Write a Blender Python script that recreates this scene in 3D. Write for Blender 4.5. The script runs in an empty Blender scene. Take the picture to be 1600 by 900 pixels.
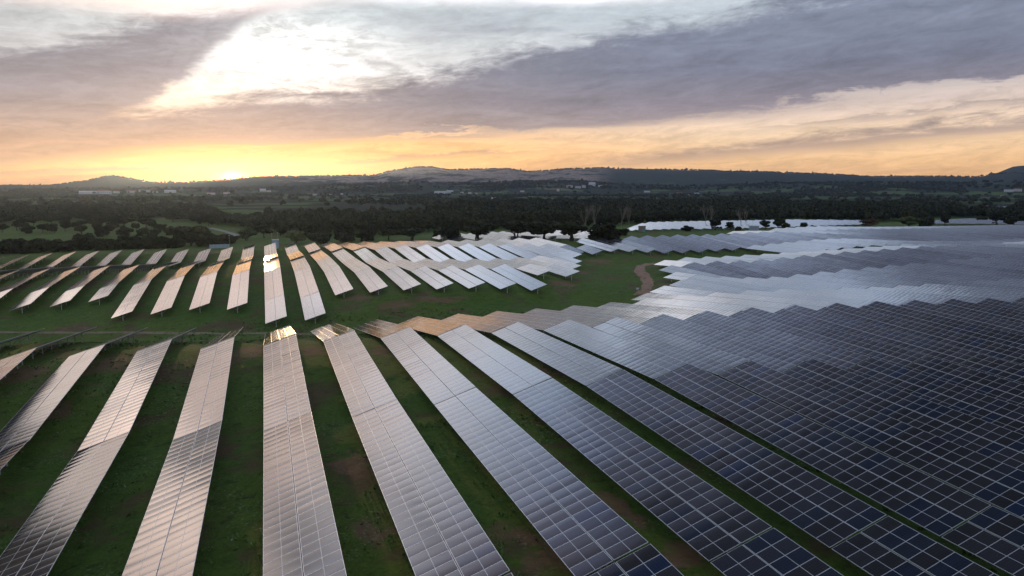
import bpy, bmesh, math, random
import numpy as np
from mathutils import Vector, Matrix, Euler
R=math.radians
SC=bpy.context.scene
COL=SC.collection
rnd=random.Random(11)
# ---------------------------------------------------------------- camera
# world axes: +Y runs along the rows of tables (towards the sunset), +X to the right, Z up
CAMZ=24.0; F_PX=1072.0; YAW=R(19.668); PIT=R(8.314)
cam=bpy.data.cameras.new('camera'); camo=bpy.data.objects.new('camera',cam); COL.objects.link(camo)
cam.sensor_width=36.0; cam.lens=36.0*F_PX/1600.0; cam.clip_start=0.5; cam.clip_end=40000
camo.location=(0,0,CAMZ); camo.rotation_euler=(R(90)-PIT,0,-YAW)
SC.camera=camo
SC.view_settings.view_transform='Standard'; SC.view_settings.look='None'
SC.view_settings.exposure=0.0; SC.view_settings.gamma=1.0
SC.render.resolution_x=1024; SC.render.resolution_y=576

# ---------------------------------------------------------------- node helpers
class G:
    def __init__(s,nt): s.nt=nt; s.n=nt.nodes; s.l=nt.links
    def put(s,sock,val):
        if isinstance(val,bpy.types.NodeSocket): s.l.new(val,sock)
        else: sock.default_value=val
    def m(s,op,a,b=0.0,c=0.0,clamp=False):
        x=s.n.new('ShaderNodeMath'); x.operation=op; x.use_clamp=clamp
        s.put(x.inputs[0],a); s.put(x.inputs[1],b); s.put(x.inputs[2],c); return x.outputs[0]
    def add(s,a,b): return s.m('ADD',a,b)
    def sub(s,a,b): return s.m('SUBTRACT',a,b)
    def mul(s,a,b): return s.m('MULTIPLY',a,b)
    def div(s,a,b): return s.m('DIVIDE',a,b)
    def mad(s,a,b,c): return s.m('MULTIPLY_ADD',a,b,c)
    def ss(s,x,a,b,lo=0.0,hi=1.0):
        n=s.n.new('ShaderNodeMapRange'); n.interpolation_type='SMOOTHSTEP'; n.clamp=True
        s.put(n.inputs['Value'],x); s.put(n.inputs['From Min'],a); s.put(n.inputs['From Max'],b)
        s.put(n.inputs['To Min'],lo); s.put(n.inputs['To Max'],hi); return n.outputs['Result']
    def xyz(s,a,b,c):
        n=s.n.new('ShaderNodeCombineXYZ'); s.put(n.inputs[0],a); s.put(n.inputs[1],b); s.put(n.inputs[2],c); return n.outputs[0]
    def sep(s,v):
        n=s.n.new('ShaderNodeSeparateXYZ'); s.put(n.inputs[0],v); return n.outputs
    def noise(s,vec,scale=1.0,detail=3.0,rough=0.5,dist=0.0,dim='3D'):
        n=s.n.new('ShaderNodeTexNoise'); n.noise_dimensions=dim; s.l.new(vec,n.inputs['Vector'])
        n.inputs['Scale'].default_value=scale; n.inputs['Detail'].default_value=detail
        n.inputs['Roughness'].default_value=rough; n.inputs['Distortion'].default_value=dist
        return n.outputs['Fac']
    def ramp(s,fac,stops,interp='LINEAR'):
        n=s.n.new('ShaderNodeValToRGB'); s.l.new(fac,n.inputs[0]); cr=n.color_ramp; cr.interpolation=interp
        while len(cr.elements)>1: cr.elements.remove(cr.elements[-1])
        for i,(p,c) in enumerate(stops):
            e=cr.elements[0] if i==0 else cr.elements.new(p)
            e.position=p; e.color=(c[0],c[1],c[2],1) if hasattr(c,'__len__') else (c,c,c,1)
        return n.outputs[0]
    def curve(s,x,pts,lo,hi,ylo,yhi):
        f=s.m('DIVIDE',s.sub(x,lo),hi-lo,clamp=True)
        n=s.n.new('ShaderNodeFloatCurve'); s.put(n.inputs['Value'],f); n.inputs['Factor'].default_value=1
        cu=n.mapping.curves[0]
        P=[((a-lo)/(hi-lo),(b-ylo)/(yhi-ylo)) for a,b in pts]
        cu.points[0].location=P[0]; cu.points[1].location=P[-1]
        for p in P[1:-1]: cu.points.new(*p)
        n.mapping.update()
        return s.mad(n.outputs[0],yhi-ylo,ylo)
    def mix(s,f,a,b,mode='MIX'):
        n=s.n.new('ShaderNodeMix'); n.data_type='RGBA'; n.blend_type=mode; n.clamp_factor=True
        s.put(n.inputs['Factor'],f)
        for k,v in ((6,a),(7,b)):
            if isinstance(v,bpy.types.NodeSocket): s.l.new(v,n.inputs[k])
            else: n.inputs[k].default_value=(v[0],v[1],v[2],1)
        return n.outputs[2]
    def vs(s,v,k):
        n=s.n.new('ShaderNodeVectorMath'); n.operation='SCALE'; s.put(n.inputs[0],v); s.put(n.inputs['Scale'],k); return n.outputs[0]
    def va(s,a,b,op='ADD'):
        n=s.n.new('ShaderNodeVectorMath'); n.operation=op; s.put(n.inputs[0],a); s.put(n.inputs[1],b); return n.outputs[0]

# ---------------------------------------------------------------- sky
SUN_AZ=-2.2; SUN_EL=0.9
def pix_dir(x,y):
    r=(x-800)/F_PX; U=(450-y)/F_PX
    d=math.cos(PIT)+U*math.sin(PIT); z=-math.sin(PIT)+U*math.cos(PIT)
    return Vector((d*math.sin(YAW)+r*math.cos(YAW), d*math.cos(YAW)-r*math.sin(YAW), z))
def ae(x,y):
    d=pix_dir(x,y).normalized()
    return math.degrees(math.atan2(d.x,d.y)), math.degrees(math.asin(d.z))
world=bpy.data.worlds.new('World'); SC.world=world; world.use_nodes=True
wt=world.node_tree; wt.nodes.clear(); g=G(wt)
def build_sky():
    tc=wt.nodes.new('ShaderNodeTexCoord')
    D=g.sep(tc.outputs['Generated'])
    el=g.mul(g.m('ARCSINE',D[2]),57.2958)
    az=g.mul(g.m('ARCTAN2',D[0],D[1]),57.2958)
    # cloud-streak coordinates: long along the horizon, tighter upwards
    elw=g.m('POWER',g.m('MAXIMUM',g.add(el,1.0),0.01),0.75)
    c1=g.xyz(g.mul(az,0.045),g.mad(elw,0.85,g.mul(az,-0.012)),0.0)
    n1=g.noise(c1,1.0,5,0.55,0.6)
    c2=g.xyz(g.mul(az,0.17),g.mad(elw,2.0,g.mul(az,-0.05)),3.7)
    n2=g.noise(c2,1.0,6,0.62,0.9)
    c3=g.xyz(g.mul(az,0.75),g.mad(elw,4.8,g.mul(az,-0.16)),9.1)
    n3=g.noise(c3,1.0,6,0.68,0.8)
    # warped elevation for cloud edges
    wa=g.mad(g.sub(n1,.5),3.4,g.mad(g.sub(n2,.5),2.8,g.mul(g.sub(n3,.5),1.3)))
    amp=g.ss(el,0.5,8.0,0.22,1.0)
    ew=g.mad(wa,amp,el)
    def C(pts,lo=-0.5,hi=22.0):
        P=sorted(ae(x,y) for x,y in pts)
        P=[(max(-19.9,min(59.9,a)),b) for a,b in P]
        return g.curve(az,P,-20,60,lo,hi)
    # clear-sky gap colour, by elevation
    f=g.m('DIVIDE',g.add(el,1.0),25.0,clamp=True)
    def e(v): return (v+1)/25.0
    gap=g.ramp(f,[(0,(.60,.30,.14)),(e(0),(.90,.40,.10)),(e(.8),(1.06,.46,.09)),(e(2.0),(1.18,.56,.14)),(e(3.4),(1.18,.60,.20)),(e(6),(.95,.76,.60)),(e(9),(.86,.85,.84)),(e(13),(.62,.69,.72)),(1,(.55,.62,.68))])
    gapR=g.ramp(f,[(0,(.50,.28,.17)),(e(0),(.72,.36,.18)),(e(.8),(1.0,.54,.20)),(e(2.0),(1.02,.62,.29)),(e(4),(.94,.68,.45)),(e(6),(.80,.64,.56)),(e(9),(.62,.62,.66)),(e(13),(.52,.58,.64)),(1,(.45,.52,.62))])
    gc=g.mix(g.ss(az,5,40),gap,gapR)
    cl=g.ramp(f,[(0,(.50,.27,.15)),(e(0),(.66,.31,.12)),(e(1.5),(.66,.34,.15)),(e(3.2),(.54,.33,.22)),(e(4.6),(.43,.32,.29)),(e(6.5),(.31,.275,.31)),(e(9),(.255,.25,.30)),(e(13),(.30,.31,.37)),(1,(.30,.31,.36))])
    clR=g.ramp(f,[(0,(.50,.30,.20)),(e(0),(.52,.32,.22)),(e(1.5),(.60,.37,.22)),(e(3.2),(.48,.33,.27)),(e(4.6),(.37,.29,.29)),(e(6.5),(.27,.24,.29)),(e(9),(.20,.215,.295)),(e(13),(.24,.275,.37)),(1,(.25,.29,.38))])
    cc=g.mix(g.ss(az,2,34),cl,clR)
    # texture inside the cloud deck
    cc=g.vs(cc,g.mad(g.sub(n2,.5),.8,g.mad(g.sub(n1,.5),.6,g.mad(g.sub(n3,.5),.45,.96))))
    gc=g.vs(gc,g.mad(g.sub(n2,.5),.9,g.mad(g.sub(n3,.5),.4,g.ss(az,-6,-14,.96,.80))))
    # --- main deck between two edges
    lowA=C([(0,262),(150,243),(300,228),(500,222),(620,214),(760,212),(900,200),(1100,178),(1300,158),(1600,133)])
    upA=C([(0,170),(150,178),(250,172),(400,152),(550,146),(700,116),(800,88),(900,68),(1000,48),(1100,38),(1200,14),(1300,-10),(1450,-50),(1600,-95)])
    mA=g.mul(g.ss(g.sub(ew,lowA),-0.55,0.55),g.ss(g.sub(upA,ew),-1.0,0.9))
    # --- upper left band, rising to the right
    lowB=C([(0,240),(100,220),(200,182),(280,126),(350,80),(420,28),(520,-20),(650,-70),(1600,-200)])
    upB=C([(0,75),(100,62),(200,52),(280,32),(340,22),(420,-5),(520,-35),(650,-75),(1600,-200)])
    mB=g.mul(g.ss(g.sub(ew,lowB),-0.5,0.9),g.ss(g.sub(upB,ew),-1.1,0.9))
    mB=g.mul(mB,g.ss(az,-4.0,9.0,0.95,0.1))
    # --- thin bars low over the horizon
    def bar(pts,hw,soft,a0,a1,b0,b1,k=1.0):
        c=C(pts)
        d=g.m('ABSOLUTE',g.sub(ew,c))
        b=g.ss(d,hw+soft,max(hw-soft,0.0))
        return g.mul(g.mul(b,k),g.mul(g.ss(az,a0,a1),g.ss(az,b1,b0)))
    b1_=bar([(0,274),(100,268),(210,262),(330,263),(1600,263)],.14,.16,-30,-29,-4,1,.75)
    b2_=bar([(0,268),(430,258),(560,253),(640,249),(760,240),(900,232),(1600,200)],.10,.16,3,9,16,24,.55)
    b3_=bar([(0,290),(800,266),(950,256),(1100,241),(1300,222),(1600,192)],.42,.45,20,34,61,62,.75)
    b4_=bar([(0,285),(120,283),(1600,283)],.30,.4,-30,-29,-14,-8,.8)
    b5_=bar([(0,240),(1050,213),(1250,193),(1400,178),(1600,165)],.10,.25,36,44,61,62,.4)
    thin=g.m('MAXIMUM',g.m('MAXIMUM',b1_,b2_),g.m('MAXIMUM',b3_,g.m('MAXIMUM',b4_,b5_)))
    # bright slits cut in the deck's lower part
    s1=bar([(0,225),(560,216),(640,210),(720,208),(1600,208)],.12,.16,7,10,15,20,.8)
    s2=bar([(0,233),(300,230),(420,228),(1600,228)],.10,.16,-6,-2,2,5,.8)
    s3=bar([(0,205),(1100,178),(1300,160),(1450,150),(1600,140)],.14,.35,38,46,61,62,.55)
    mA=g.mul(mA,g.sub(1.0,g.m('MAXIMUM',s3,g.m('MAXIMUM',s1,s2))))
    veil=g.mul(g.ss(n1,.45,.75),g.ss(el,4,9,0,.55))
    M=g.m('MAXIMUM',g.m('MAXIMUM',mA,mB),g.m('MAXIMUM',thin,veil))
    # higher sky, which the panels mirror: a bright band of open sky, then dimmer blue towards the zenith
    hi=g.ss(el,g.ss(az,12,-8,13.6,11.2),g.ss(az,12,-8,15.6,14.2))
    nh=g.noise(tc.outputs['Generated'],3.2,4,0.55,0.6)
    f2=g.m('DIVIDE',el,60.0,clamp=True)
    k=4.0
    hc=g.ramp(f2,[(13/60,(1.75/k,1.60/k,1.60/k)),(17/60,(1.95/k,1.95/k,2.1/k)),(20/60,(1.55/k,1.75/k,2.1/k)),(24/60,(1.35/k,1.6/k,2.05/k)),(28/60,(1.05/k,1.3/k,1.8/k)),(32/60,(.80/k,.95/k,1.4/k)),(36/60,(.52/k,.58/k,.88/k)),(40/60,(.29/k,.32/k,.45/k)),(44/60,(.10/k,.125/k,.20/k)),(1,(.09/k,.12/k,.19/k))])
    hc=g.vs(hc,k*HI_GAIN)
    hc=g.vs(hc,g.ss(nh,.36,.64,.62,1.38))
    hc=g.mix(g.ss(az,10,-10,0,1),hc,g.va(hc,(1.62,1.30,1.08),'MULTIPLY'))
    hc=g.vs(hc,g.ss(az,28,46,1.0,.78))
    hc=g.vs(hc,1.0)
    M=g.mul(M,1.0)
    col=g.mix(M,gc,cc)
    # the glow round the sun: wide halo, bar of light on the horizon, hot patch higher up
    def ga(ca,ce,sa,se):
        a=g.div(g.sub(az,ca),sa); b=g.div(g.sub(el,ce),se)
        return g.m('POWER',2.71828,g.mul(g.mad(a,a,g.mul(b,b)),-1.0))
    opn=g.sub(1.0,g.mul(M,.8))
    def addc(base,fac,c): return g.va(base,g.vs(c,fac))
    col=addc(col,g.mul(ga(SUN_AZ,1.0,12,1.4),opn),(.62,.26,.04))
    col=addc(col,ga(SUN_AZ,0.7,4.5,1.1),(1.5,.62,.08))
    col=addc(col,ga(SUN_AZ,.75,1.0,.42),(10,3.6,.5))
    col=addc(col,ga(SUN_AZ,.78,.40,.25),(60,20,2))
    col=addc(col,ga(SUN_AZ,3.5,13,2.6),(.03,.01,.0))
    col=addc(col,g.mul(g.mul(ga(2.0,9.9,6.0,2.3),opn),g.ss(g.mad(n3,.5,g.mul(n2,.5)),.36,.60,.15,1.35)),(.80,.77,.72))
    col=addc(col,g.mul(ga(-5,6.6,4.0,1.0),opn),(.45,.34,.22))
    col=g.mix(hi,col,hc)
    # unseen bright rift and dark bank added south of view for panel reflections
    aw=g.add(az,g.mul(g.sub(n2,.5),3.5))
    added_rift=g.mul(g.mul(g.ss(aw,-26.2,-22.8),g.ss(aw,-16.8,-18.6)),g.mul(g.ss(el,3,7),g.ss(el,30,20)))
    col=g.va(col,g.vs((1.25,.98,.82),added_rift))
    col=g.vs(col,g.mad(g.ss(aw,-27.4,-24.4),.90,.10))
    # unseen sky behind the camera, brightened as added fill for ground and trees
    back=g.ss(g.m('ABSOLUTE',g.sub(az,15)),70,115)
    col=g.mix(back,col,g.mix(g.ss(el,0,40),(.84,.82,.84),(.50,.60,.76)))
    # daylight scattered by the clear air behind the clouds
    sky=wt.nodes.new('ShaderNodeTexSky'); sky.sky_type='NISHITA'; sky.sun_disc=False
    sky.sun_elevation=R(SUN_EL); sky.sun_rotation=R(SUN_AZ); sky.air_density=1.0; sky.dust_density=1.5
    skc=g.vs(sky.outputs[0],0.012)
    col=g.va(g.vs(col,WORLD_GAIN),g.vs(skc,1.0))
    # dim ground-coloured lower half (never seen, the land covers it)
    low=g.ss(el,-0.2,-1.5)
    col=g.mix(low,col,(.05,.05,.045))
    bg=wt.nodes.new('ShaderNodeBackground'); bg.inputs['Strength'].default_value=1.0
    wt.links.new(g.vs(col,10.0),bg.inputs['Color']); bg.inputs['Strength'].default_value=0.1
    out=wt.nodes.new('ShaderNodeOutputWorld'); wt.links.new(bg.outputs[0],out.inputs[0])
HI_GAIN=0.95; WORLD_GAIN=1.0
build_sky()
try: world.cycles.sampling_method='MANUAL'; world.cycles.sample_map_resolution=512
except Exception: pass

sl=bpy.data.lights.new('sun','SUN'); sl.energy=4.0; sl.angle=R(0.5); sl.color=(1.0,.62,.28)
so=bpy.data.objects.new('sun',sl); COL.objects.link(so)
sd=Vector((math.sin(R(SUN_AZ))*math.cos(R(SUN_EL)),math.cos(R(SUN_AZ))*math.cos(R(SUN_EL)),math.sin(R(SUN_EL))))
so.rotation_euler=(sd).to_track_quat('Z','Y').to_euler(); so.location=(0,0,200)
# ---------------------------------------------------------------- general helpers
def mesh_obj(name,me,parent=None,loc=None,rot=None,coll=True):
    o=bpy.data.objects.new(name,me); COL.objects.link(o)
    if parent is not None: o.parent=parent
    if loc is not None: o.location=loc
    if rot is not None: o.rotation_euler=rot
    return o
def tag(o,label=None,cat=None,group=None,kind=None):
    if label: o['label']=label
    if cat: o['category']=cat
    if group: o['group']=group
    if kind: o['kind']=kind
    return o
def empty(name,loc,rot=(0,0,0)):
    o=bpy.data.objects.new(name,None); COL.objects.link(o); o.location=loc; o.rotation_euler=rot
    o.empty_display_size=.3; return o
class MB:
    """collects faces with material slots and uvs, builds one mesh"""
    def __init__(s): s.v=[];s.f=[];s.mi=[];s.uv=[]
    def quad(s,a,b,c,d,mi=0,uv=None):
        i=len(s.v); s.v+= [a,b,c,d]; s.f.append((i,i+1,i+2,i+3)); s.mi.append(mi); s.uv.append(uv or ((0,0),(1,0),(1,1),(0,1)))
    def tri(s,a,b,c,mi=0):
        i=len(s.v); s.v+= [a,b,c]; s.f.append((i,i+1,i+2)); s.mi.append(mi); s.uv.append(((0,0),(1,0),(1,1)))
    def box(s,x0,y0,z0,x1,y1,z1,mi=0,M=None):
        p=[Vector((x,y,z)) for z in(z0,z1) for y in(y0,y1) for x in(x0,x1)]
        if M is not None: p=[M@q for q in p]
        p=[tuple(q) for q in p]
        for a,b,c,d in((0,2,3,1),(4,5,7,6),(0,1,5,4),(2,6,7,3),(0,4,6,2),(1,3,7,5)): s.quad(p[a],p[b],p[c],p[d],mi)
    def bar(s,a,b,w,h=None,mi=0):
        a=Vector(a);b=Vector(b);d=b-a;L=d.length; h=h or w
        M=Matrix.Translation(a)@d.to_track_quat('Z','Y').to_matrix().to_4x4()
        s.box(-w/2,-h/2,0,w/2,h/2,L,mi,M)
    def cone(s,a,b,ra,rb,n=7,mi=0):
        a=Vector(a);b=Vector(b);d=b-a
        M=Matrix.Translation(a)@d.to_track_quat('Z','Y').to_matrix().to_4x4(); L=d.length
        A=[tuple(M@Vector((ra*math.cos(2*math.pi*i/n),ra*math.sin(2*math.pi*i/n),0))) for i in range(n)]
        B=[tuple(M@Vector((rb*math.cos(2*math.pi*i/n),rb*math.sin(2*math.pi*i/n),L))) for i in range(n)]
        for i in range(n): s.quad(A[i],A[(i+1)%n],B[(i+1)%n],B[i],mi)
    def mesh(s,name,mats,smooth=False,merge=False):
        me=bpy.data.meshes.new(name); me.from_pydata(s.v,[],s.f)
        for m in mats: me.materials.append(m)
        me.polygons.foreach_set('material_index',s.mi)
        uvl=me.uv_layers.new(name='UVMap'); flat=[c for f in s.uv for p in f for c in p]
        uvl.data.foreach_set('uv',flat)
        if merge:
            bm=bmesh.new(); bm.from_mesh(me); bmesh.ops.remove_doubles(bm,verts=bm.verts,dist=1e-4); bm.to_mesh(me); bm.free()
        if smooth: me.polygons.foreach_set('use_smooth',[True]*len(me.polygons))
        me.update(); return me
def grid_mesh(name,P,mat,smooth=True):
    """P: (n,m,3) numpy array of points"""
    n,m=P.shape[:2]; me=bpy.data.meshes.new(name)
    idx=np.arange(n*m).reshape(n,m)
    q=np.stack([idx[:-1,:-1],idx[1:,:-1],idx[1:,1:],idx[:-1,1:]],-1).reshape(-1,4)
    fast_mesh(me,P.reshape(-1,3),q); me.materials.append(mat)
    if smooth: me.polygons.foreach_set('use_smooth',[True]*len(me.polygons))
    return me
def fast_mesh(me,V,Q):
    V=np.ascontiguousarray(V,np.float32); Q=np.ascontiguousarray(Q,np.int32); k=Q.shape[1]
    me.vertices.add(len(V)); me.vertices.foreach_set('co',V.ravel())
    me.loops.add(Q.size); me.loops.foreach_set('vertex_index',Q.ravel())
    me.polygons.add(len(Q)); me.polygons.foreach_set('loop_start',np.arange(0,Q.size,k,dtype=np.int32))
    me.update(calc_edges=True); me.validate()

# ---------------------------------------------------------------- materials
def new_mat(name):
    m=bpy.data.materials.new(name); m.use_nodes=True; nt=m.node_tree; nt.nodes.clear()
    out=nt.nodes.new('ShaderNodeOutputMaterial'); b=nt.nodes.new('ShaderNodeBsdfPrincipled'); nt.links.new(b.outputs[0],out.inputs[0])
    return m,G(nt),b
def setc(g,b,key,v):
    if isinstance(v,bpy.types.NodeSocket): g.l.new(v,b.inputs[key])
    elif hasattr(v,'__len__'): b.inputs[key].default_value=(v[0],v[1],v[2],1)
    else: b.inputs[key].default_value=v
def bump(g,b,h,strength=.5,dist=.1):
    n=g.n.new('ShaderNodeBump'); n.inputs['Strength'].default_value=strength; n.inputs['Distance'].default_value=dist
    g.l.new(h,n.inputs['Height']); g.l.new(n.outputs[0],b.inputs['Normal'])
def simple(name,col,rough=.7,metal=0.0,var=.0,scale=3.0,spec=.5):
    m,g,b=new_mat(name)
    if var>0:
        tc=g.n.new('ShaderNodeTexCoord'); f=g.noise(tc.outputs['Object'],scale,4,.6)
        c=g.mix(f,[x*(1-var) for x in col],[min(1,x*(1+var)) for x in col]); setc(g,b,'Base Color',c)
    else: setc(g,b,'Base Color',col)
    b.inputs['Roughness'].default_value=rough; b.inputs['Metallic'].default_value=metal
    b.inputs['Specular IOR Level'].default_value=spec
    return m
def panel_material():
    m,g,b=new_mat('panel_glass')
    uv=g.n.new('ShaderNodeUVMap'); S=g.sep(uv.outputs[0]); U,V=S[0],S[1]
    oi=g.n.new('ShaderNodeObjectInfo')
    fu=g.m('FRACT',U); eu=g.m('MINIMUM',fu,g.sub(1.0,fu))          # 0 at module edges, in module widths (1.05 m)
    v2=g.mul(V,.5); fv=g.m('FRACT',v2); ev=g.mul(g.m('MINIMUM',fv,g.sub(1.0,fv)),2.0)  # module ends
    hv=g.m('ABSOLUTE',g.sub(fv,.5))                                  # half-cut mid line
    l1=g.m('LESS_THAN',eu,.0155); l2=g.m('LESS_THAN',ev,.028); l3=g.m('LESS_THAN',hv,.0085)
    frame=g.m('MAXIMUM',l1,l2); line=g.m('MAXIMUM',frame,g.mul(l3,.75))
    # cell columns, faint
    fc=g.m('FRACT',g.mul(U,6.0)); cc=g.m('LESS_THAN',g.m('MINIMUM',fc,g.sub(1.0,fc)),.04)
    fr=g.m('FRACT',g.mul(V,6.0)); cr=g.m('LESS_THAN',g.m('MINIMUM',fr,g.sub(1.0,fr)),.03)
    cell=g.mul(g.m('MAXIMUM',cc,cr),.05)
    idu=g.m('FLOOR',U); idv=g.m('FLOOR',v2)
    wn=g.n.new('ShaderNodeTexWhiteNoise'); wn.noise_dimensions='3D'
    g.l.new(g.xyz(g.mad(oi.outputs['Random'],713.0,idu),idv,g.mul(oi.outputs['Random'],91.0)),wn.inputs['Vector'])
    r=g.sep(wn.outputs['Color'])
    navy=(.007,.011,.024); blk=(.013,.011,.012); grey=(.022,.021,.024)
    base=g.mix(g.ss(r[0],.55,.62),blk,navy); base=g.mix(g.mul(g.ss(r[1],.3,.9),.8),base,grey)
    base=g.mix(g.ss(r[2],.95,.97),base,(.005,.014,.040))
    base=g.mix(cell,base,(.22,.23,.27))
    # thin film of dust
    tc=g.n.new('ShaderNodeTexCoord')
    du=g.noise(tc.outputs['Object'],.35,4,.6)
    base=g.mix(g.ss(du,.35,.8,.0,.03),base,(.22,.19,.16))
    base=g.mix(line,base,(.48,.51,.55))
    setc(g,b,'Base Color',base)
    rr=g.mad(r[2],.025,.060); setc(g,b,'Roughness',g.m('MAXIMUM',g.mul(line,.38),rr))
    setc(g,b,'Metallic',g.mul(frame,.35))
    b.inputs['IOR'].default_value=1.5; b.inputs['Specular IOR Level'].default_value=.5
    # every module's glass dips a little between its frames and sits a hair off its neighbours
    bx=g.mul(g.sub(fu,.5),PANEL_SAG)                 # slope of the glass along the row
    bx2=g.mad(g.sub(r[0],.5),PANEL_TILT,bx)
    by=g.mad(g.sub(r[1],.5),PANEL_TILT*.7,g.mul(g.sub(g.noise(g.xyz(g.mul(U,.12),idv,g.mul(oi.outputs['Random'],50.0)),1.0,2,.5),.5),PANEL_WAVE))
    geo=g.n.new('ShaderNodeNewGeometry')
    vt=g.n.new('ShaderNodeVectorTransform'); vt.vector_type='VECTOR'; vt.convert_from='OBJECT'; vt.convert_to='WORLD'
    vt.inputs[0].default_value=(0,1,0)
    vt2=g.n.new('ShaderNodeVectorMath'); vt2.operation='CROSS_PRODUCT'; g.l.new(vt.outputs[0],vt2.inputs[0]); g.l.new(geo.outputs['Normal'],vt2.inputs[1])
    nn=g.va(geo.outputs['Normal'],g.va(g.vs(vt.outputs[0],bx2),g.vs(vt2.outputs[0],by)))
    nz=g.n.new('ShaderNodeVectorMath'); nz.operation='NORMALIZE'; g.l.new(nn,nz.inputs[0])
    g.l.new(nz.outputs[0],b.inputs['Normal'])
    return m
PANEL_SAG=.048; PANEL_TILT=.012; PANEL_WAVE=.02
M_PANEL=panel_material()
M_BACK=simple('panel_backsheet',(.42,.43,.45),.6)
M_ALU=simple('galvanised_steel',(.30,.31,.33),.45,.5,.15,6)
M_POST=simple('steel_post',(.40,.41,.43),.5,.3,.15,5)

# ---------------------------------------------------------------- terrain
GV0,GU0,GD=-300.0,-60.0,12.0
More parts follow.
